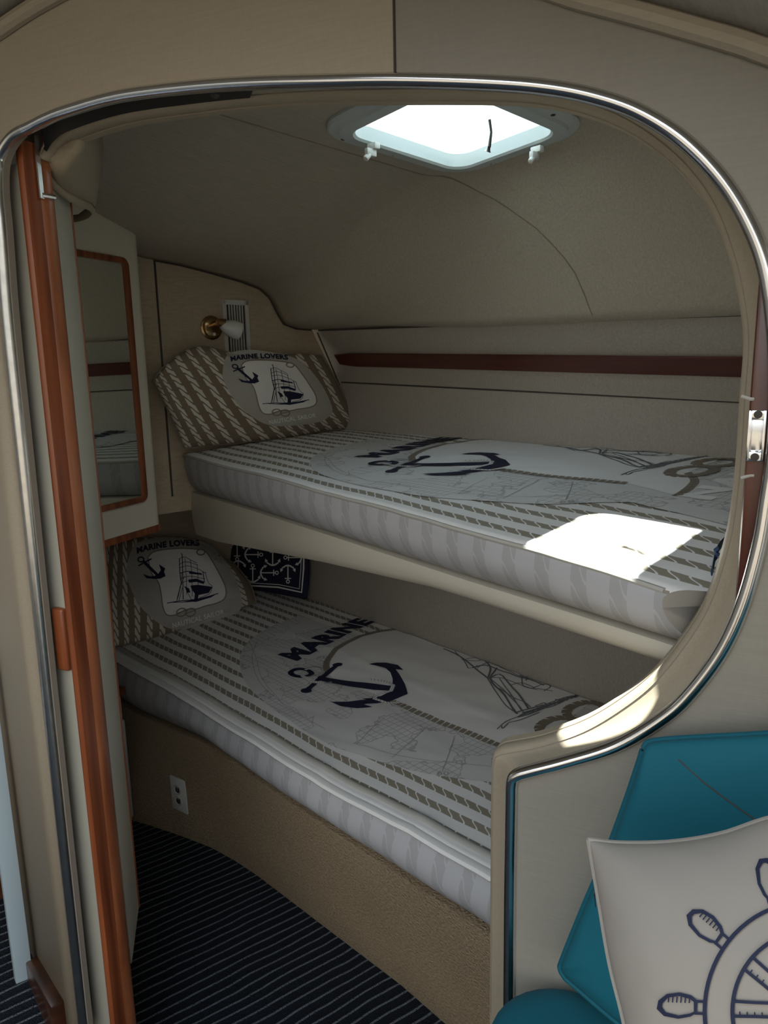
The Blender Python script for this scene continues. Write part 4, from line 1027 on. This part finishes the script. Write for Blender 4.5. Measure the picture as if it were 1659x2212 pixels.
# ------------------------------------------------------------------ saloon side
mb = MB(); crv = resample([(-300, 210), (-120, 130), (-20, 76), (0, 64), (50, 30), (105, -3), (200, -50), (400, -115), (650, -140), (900, -118), (1100, -55), (1240, -8), (1300, 8), (1400, 34), (1500, 62), (1600, 91), (1660, 112), (1800, 160), (2100, 280)], 90)
TC = [onM(x, y, MO - .006) for x, y in crv]
mb.tube(TC, .011, 10); struct(build('trim_10', mb, 'skin_vinyl', smooth=True), 'padded vinyl piping where the partition meets the saloon ceiling', 'trim')
mb = MB(); rows = [[p + UP * .008 + Mv * .004, p + UP * .012 - Mv * .03, p + UP * .03 - Mv * .2, p * [1, 1, 0] + UP * max(p[2] + .04, 1.84) - Mv * .42] for p in TC]
mb.loft(rows); sc_ = struct(build('ceiling_saloon', mb, 'hull_vinyl', smooth=True), 'beige saloon headliner', 'ceiling')
md = sc_.modifiers.new('s', 'SOLIDIFY'); md.thickness = .02; md.offset = 1
mb = MB(); mb.prism([Q(-3.2, 3.0, 1.97), Q(-1.09, 3.0, 1.97), Q(-.66, MO - .012, 1.97), Q(-.66, -.9, 1.97), Q(-3.2, -.9, 1.97)], UP * .03)
struct(build('shade_slab_left', mb, 'hull_vinyl'), 'unseen beige slab added over the passage to darken the left', 'ceiling')  # unseen slab, added to darken the left side and block the sun
mb = MB(); mb.prism([Q(.02, MO - .012, 1.97), Q(1.6, MO - .012, 1.97), Q(1.6, -1.0, 1.97), Q(.02, -1.0, 1.97)], UP * .03)
struct(build('shade_slab_right', mb, 'hull_vinyl'), 'unseen beige slab added over the settee to keep skylight off it', 'ceiling')  # added out of view to cut the skylight on the lower right
mb = MB(); mb.prism([Q(-3.0, -1.58, .1), Q(1.6, -1.58, .1), Q(1.6, -1.6, .1), Q(-3.0, -1.6, .1)], UP * 1.2)
struct(build('aft_light_block', mb, 'print_taupe'), 'unseen low wall added at the open end of the saloon to block horizon light', 'wall')  # unseen wall, added to block low sky light from behind the camera
mb = MB(); mb.prism([Q(-3.0, MO + .02, .12), Q(1.6, MO + .02, .12), Q(1.6, -1.6, .12), Q(-3.0, -1.6, .12)], UP * .02)
struct(build('floor_saloon', mb, 'striped_carpet', cuts=[]), 'dark carpet of the saloon', 'floor')
mb = MB(); fl = base + g_ * .05; mb.prism([fl * [1, 1, 0] + UP * .12, (base + g_ * 2.2) * [1, 1, 0] + UP * .12, np.array([-3.2, 3.0, .12]), np.array([-3.2, .9, .12]), Q(-2.2, MO + .019, .12)], UP * .02)
struct(build('floor_passage', mb, 'striped_carpet'), 'dark carpet of the passage left of the doorway', 'floor')
mb = MB(); mb.prism([np.array([1.2, .24, .1]), np.array([1.22, .24, .1]), np.array([1.22, -1.5, .1]), np.array([1.2, -1.5, .1])], UP * 1.6)
struct(build('wall_starboard', mb, 'hull_vinyl'), 'saloon side wall', 'wall')
mb = MB(); mb.prism([np.array([-3.0, 3.1, .1]), np.array([-3.0, -1.0, .1]), np.array([-3.02, -1.0, .2]), np.array([-3.02, 3.1, .2])], UP * 1.9)
mb.prism([np.array([-3.0, 3.1, .2]), np.array([-1.9, 3.1, .2]), np.array([-1.9, 3.12, .2]), np.array([-3.0, 3.12, .2])], UP * 1.9)
struct(build('wall_port', mb, 'hull_vinyl'), 'saloon side wall', 'wall')
# pale door edge beyond and a wooden drawer stack behind it
bl0 = onz(35, 2126, .142); bl1 = onz(72, 2111, .142)
mb = MB(); mb.prism([bl0, bl1, bl1 + g_ * .02, bl0 + g_ * .02], UP * 1.55)
d2 = bpy.data.objects.new('door_2', None); COL.objects.link(d2); d2.location = Vector((bl0 + bl1) / 2); d2['kind'] = 'structure'; d2['label'] = 'pale blue grey door edge at the far left'; bpy.context.view_layer.update()
build('panel', mb, 'blue_panel', d2, bevel=.001)
dk = onz(-30, 2110, .142); dx = unit(bl1 - bl0); dy = unit(np.cross(UP, dx)); dy = dy if dy[1] > 0 else -dy
dc = dk + dy * .25 - dx * .02
ds = thing('drawer_stack', 'dark wooden drawer unit with thin metal edges at the bottom left', 'drawers', dc)
mb = MB(); mb.box(dc + UP * .2 + dy * .1, (dx, dy, UP), (.14, .1, .2)); build('body', mb, 'dark_wood', ds, bevel=.003)
for k in range(3):
    mb = MB(); mb.box(dc + UP * (.065 + .125 * k) - dy * .004, (dx, dy, UP), (.135, .006, .055)); dwr = build('drawer', mb, 'dark_wood', ds, bevel=.003)
    mb = MB(); mb.box(dc + UP * (.124 + .125 * k) - dy * .011, (dx, dy, UP), (.135, .002, .002)); build('metal_edge', mb, 'chrome', dwr)
    mb = MB(); mb.lathe(dc + UP * (.075 + .125 * k) - dy * .010 + dx * .09, -dy, [(.004, 0), (.004, .008), (.009, .011), (.009, .016), (.003, .019)], 14); build('knob', mb, 'old_chrome', dwr, smooth=True)

# settee cushions
def cush(name, label, px_loops, P, Nn, H, matn, seam=None, cat='cushion', thick=.09, group=None, n=40, p=.22):
    pl = Pillow(*px_loops, P, Nn, H, thick, wk=.0015, n=n, m_=n, seed=2.2, p=p)
    pl.h_back = thick
    mb = MB(); ring = pl.mesh(mb)
    return build(name, mb, matn, label, smooth=True, angle=70), pl, ring
pp = np.array([.24, .70, 1.07]); pp = onpl(1400, 1600, np.array([0, .725, 0]), np.array([0, 1.0, 0])); pq = onpl(1212, 2085, np.array([0, .745, 0]), np.array([0, 1.0, 0])); pr_ = onpl(1660, 1590, np.array([0, .675, 0]), np.array([0, 1.0, 0]))
P, Nn = plane3(pp, pq, pr_)
settee = thing('settee', 'teal cushioned settee against the grey partition at the bottom right', 'settee', Q(.3, .5, .2))
rt, bc, ring = cush('backrest', settee, ([(1222, 2112), (1340, 2212), (1500, 2330), (1900, 2520)], [(1384, 1640), (1393, 1614), (1412, 1602), (1500, 1595), (1600, 1590), (1700, 1584), (1800, 1577), (1900, 1570)], [(1222, 2112), (1212, 2094), (1216, 2074), (1262, 1960), (1310, 1848), (1352, 1735), (1384, 1640)], [(1900, 2520), (1905, 2000), (1900, 1570)]), P, Nn, .035, 'teal', thick=.025)
mb = MB(); mb.tube([bc.at(*bc.inv(x, y), .0006) for x, y in [(1465, 1640), (1520, 1690), (1580, 1735), (1659, 1790)]], .0008, 5); build('stitching', mb, 'seam', rt)
mb = MB(); mb.tube(ring, .004, 6, closed=True); build('piping', mb, 'teal', rt, smooth=True)
zs = .665
P = onz(1240, 2110, zs)
def setp(x, y): return onz(x, y, zs)
mb = MB()
f0 = [onM(1210, 2110, MO - .012), ]
c0 = Q(onM(1110, 2150, MO) @ E, MO - .015, 0)
sq = [(0, 0)]
def seatq(e, m_, z): return Q(e, m_, z)
eL = onM(1098, 2150, MO) @ E + .004
rows = []
for k in range(25):     # rounded slab: loft of shrinking outlines
    pass
def slab(off, z):
    out = []; a0, a1 = eL + off, 1.15 - off; b0, b1 = .05 + off, MO - .008 - off; r = .085
    for cx_, cy_, q0 in [(a1 - r, b1 - r, 0), (a0 + r, b1 - r, 90), (a0 + r, b0 + r, 180), (a1 - r, b0 + r, 270)]:
        for kk in range(9):
            q = math.radians(q0 + 90 * kk / 8); out.append(Q(cx_ + r * math.cos(q), cy_ + r * math.sin(q), z))
    return out
mb.loft([slab(.02, zs - .14), slab(0, zs - .12), slab(0, zs - .03), slab(.004, zs - .014), slab(.014, zs - .004), slab(.03, zs)], True, True)
build('seat', mb, 'teal', settee, smooth=True, angle=60)
mb = MB(); mb.loft([[p * [1, 1, 0] + UP * z for p in slab(.03, 0)] for z in (.141, zs - .141)], True, True)
build('base', mb, 'cream_vinyl', settee)
# scatter cushion with the ship wheel
pp = onpl(1275, 1815, np.array([0, .60, 0]), np.array([0, 1.0, 0])); pq = onpl(1350, 2212, np.array([0, .50, 0]), np.array([0, 1.0, 0])); pr_ = onpl(1659, 1780, np.array([0, .54, 0]), np.array([0, 1.0, 0]))
P, Nn = plane3(pp, pq, pr_)
rt = thing('cushion', 'cream scatter cushion with a navy ship wheel print on the teal settee', 'cushion', P)
wp = Pillow(*([(1378, 2370), (1560, 2375), (1900, 2350), (2060, 2330)], [(1272, 1814), (1340, 1822), (1450, 1820), (1560, 1802), (1700, 1760), (2000, 1720)], [(1378, 2370), (1350, 2212), (1318, 2080), (1292, 1930), (1272, 1814)], [(2060, 2330), (2030, 2050), (2000, 1720)]), P, Nn, .05, .03, wk=.0015, n=46, m_=46, seed=2.2, p=.5)
mb = MB(); ring = wp.mesh(mb)
cw = (1740, 2185)
def wh2(r, a): return (cw[0] + r * math.cos(math.radians(a)) * 1.0, cw[1] - r * math.sin(math.radians(a)) * 1.08)
AN = [178, 142, 107, 71, 36, 0, -36, -72, -108, -144]
for rad, wd in [(218, 9), (158, 9)]:
    patch(mb, stroke([wh2(rad, a) for a in range(0, 360, 5)], wd, True), wp.dec, 2, 1, 14)
for a in AN:
    da = lambda r, o: wh2(r, a + math.degrees(o / r))
    for sg in (-1, 1):
        patch(mb, stroke([da(60, sg * 14), da(110, sg * 14), da(156, sg * 15)], 7), wp.dec, 2, 1, 14)
        patch(mb, stroke([da(218, sg * 12), da(240, sg * 12)], 6), wp.dec, 2, 1, 14)
    patch(mb, stroke([da(238, -12), da(250, -20), da(275, -25), da(300, -21), da(314, -8), da(316, 4), da(304, 16), da(275, 21), da(250, 16), da(238, 10)], [9, 8, 8, 8, 11, 12, 9, 7, 7, 7], True), wp.dec, 2, 1, 14)
    patch(mb, stroke([da(238, -14), da(238, 12)], 5), wp.dec, 2, 1, 14)
    for k in range(6):
        rr_ = 252 + k * 9; patch(mb, stroke([da(rr_, -20), da(rr_, -20 + 12)], 3), wp.dec, 3, 1, 14)
    for k in range(5):
        rr_ = 78 + k * 16; patch(mb, stroke([da(rr_, 13), da(rr_, 5)], 3), wp.dec, 3, 1, 14)
for k in range(4): patch(mb, stroke([wh2(170 + k * 9, 190), wh2(170 + k * 9, 200 + k * 3)], 2), wp.dec, 2, 1, 14)
patch(mb, stroke([wh2(55, a) for a in range(0, 360, 15)], 6, True), wp.dec, 2, 1, 14)
o = build('cover', mb, ['pillow_cream', 'navy'], rt, smooth=True, angle=60); o['label'] = 'cream cover printed with a navy ship wheel'
mb = MB(); mb.tube(ring, .0025, 6, closed=True); build('seam_edge', mb, 'pillow_cream', rt, smooth=True)
mb = MB(); q0 = wp.at(.002, .78, back=True); mb.tube([q0, q0 - UP * .008 - E * .001, q0 - UP * .020], [.001, .0025, .0018], 8); build('zip_pull', mb, 'chrome', rt, smooth=True)
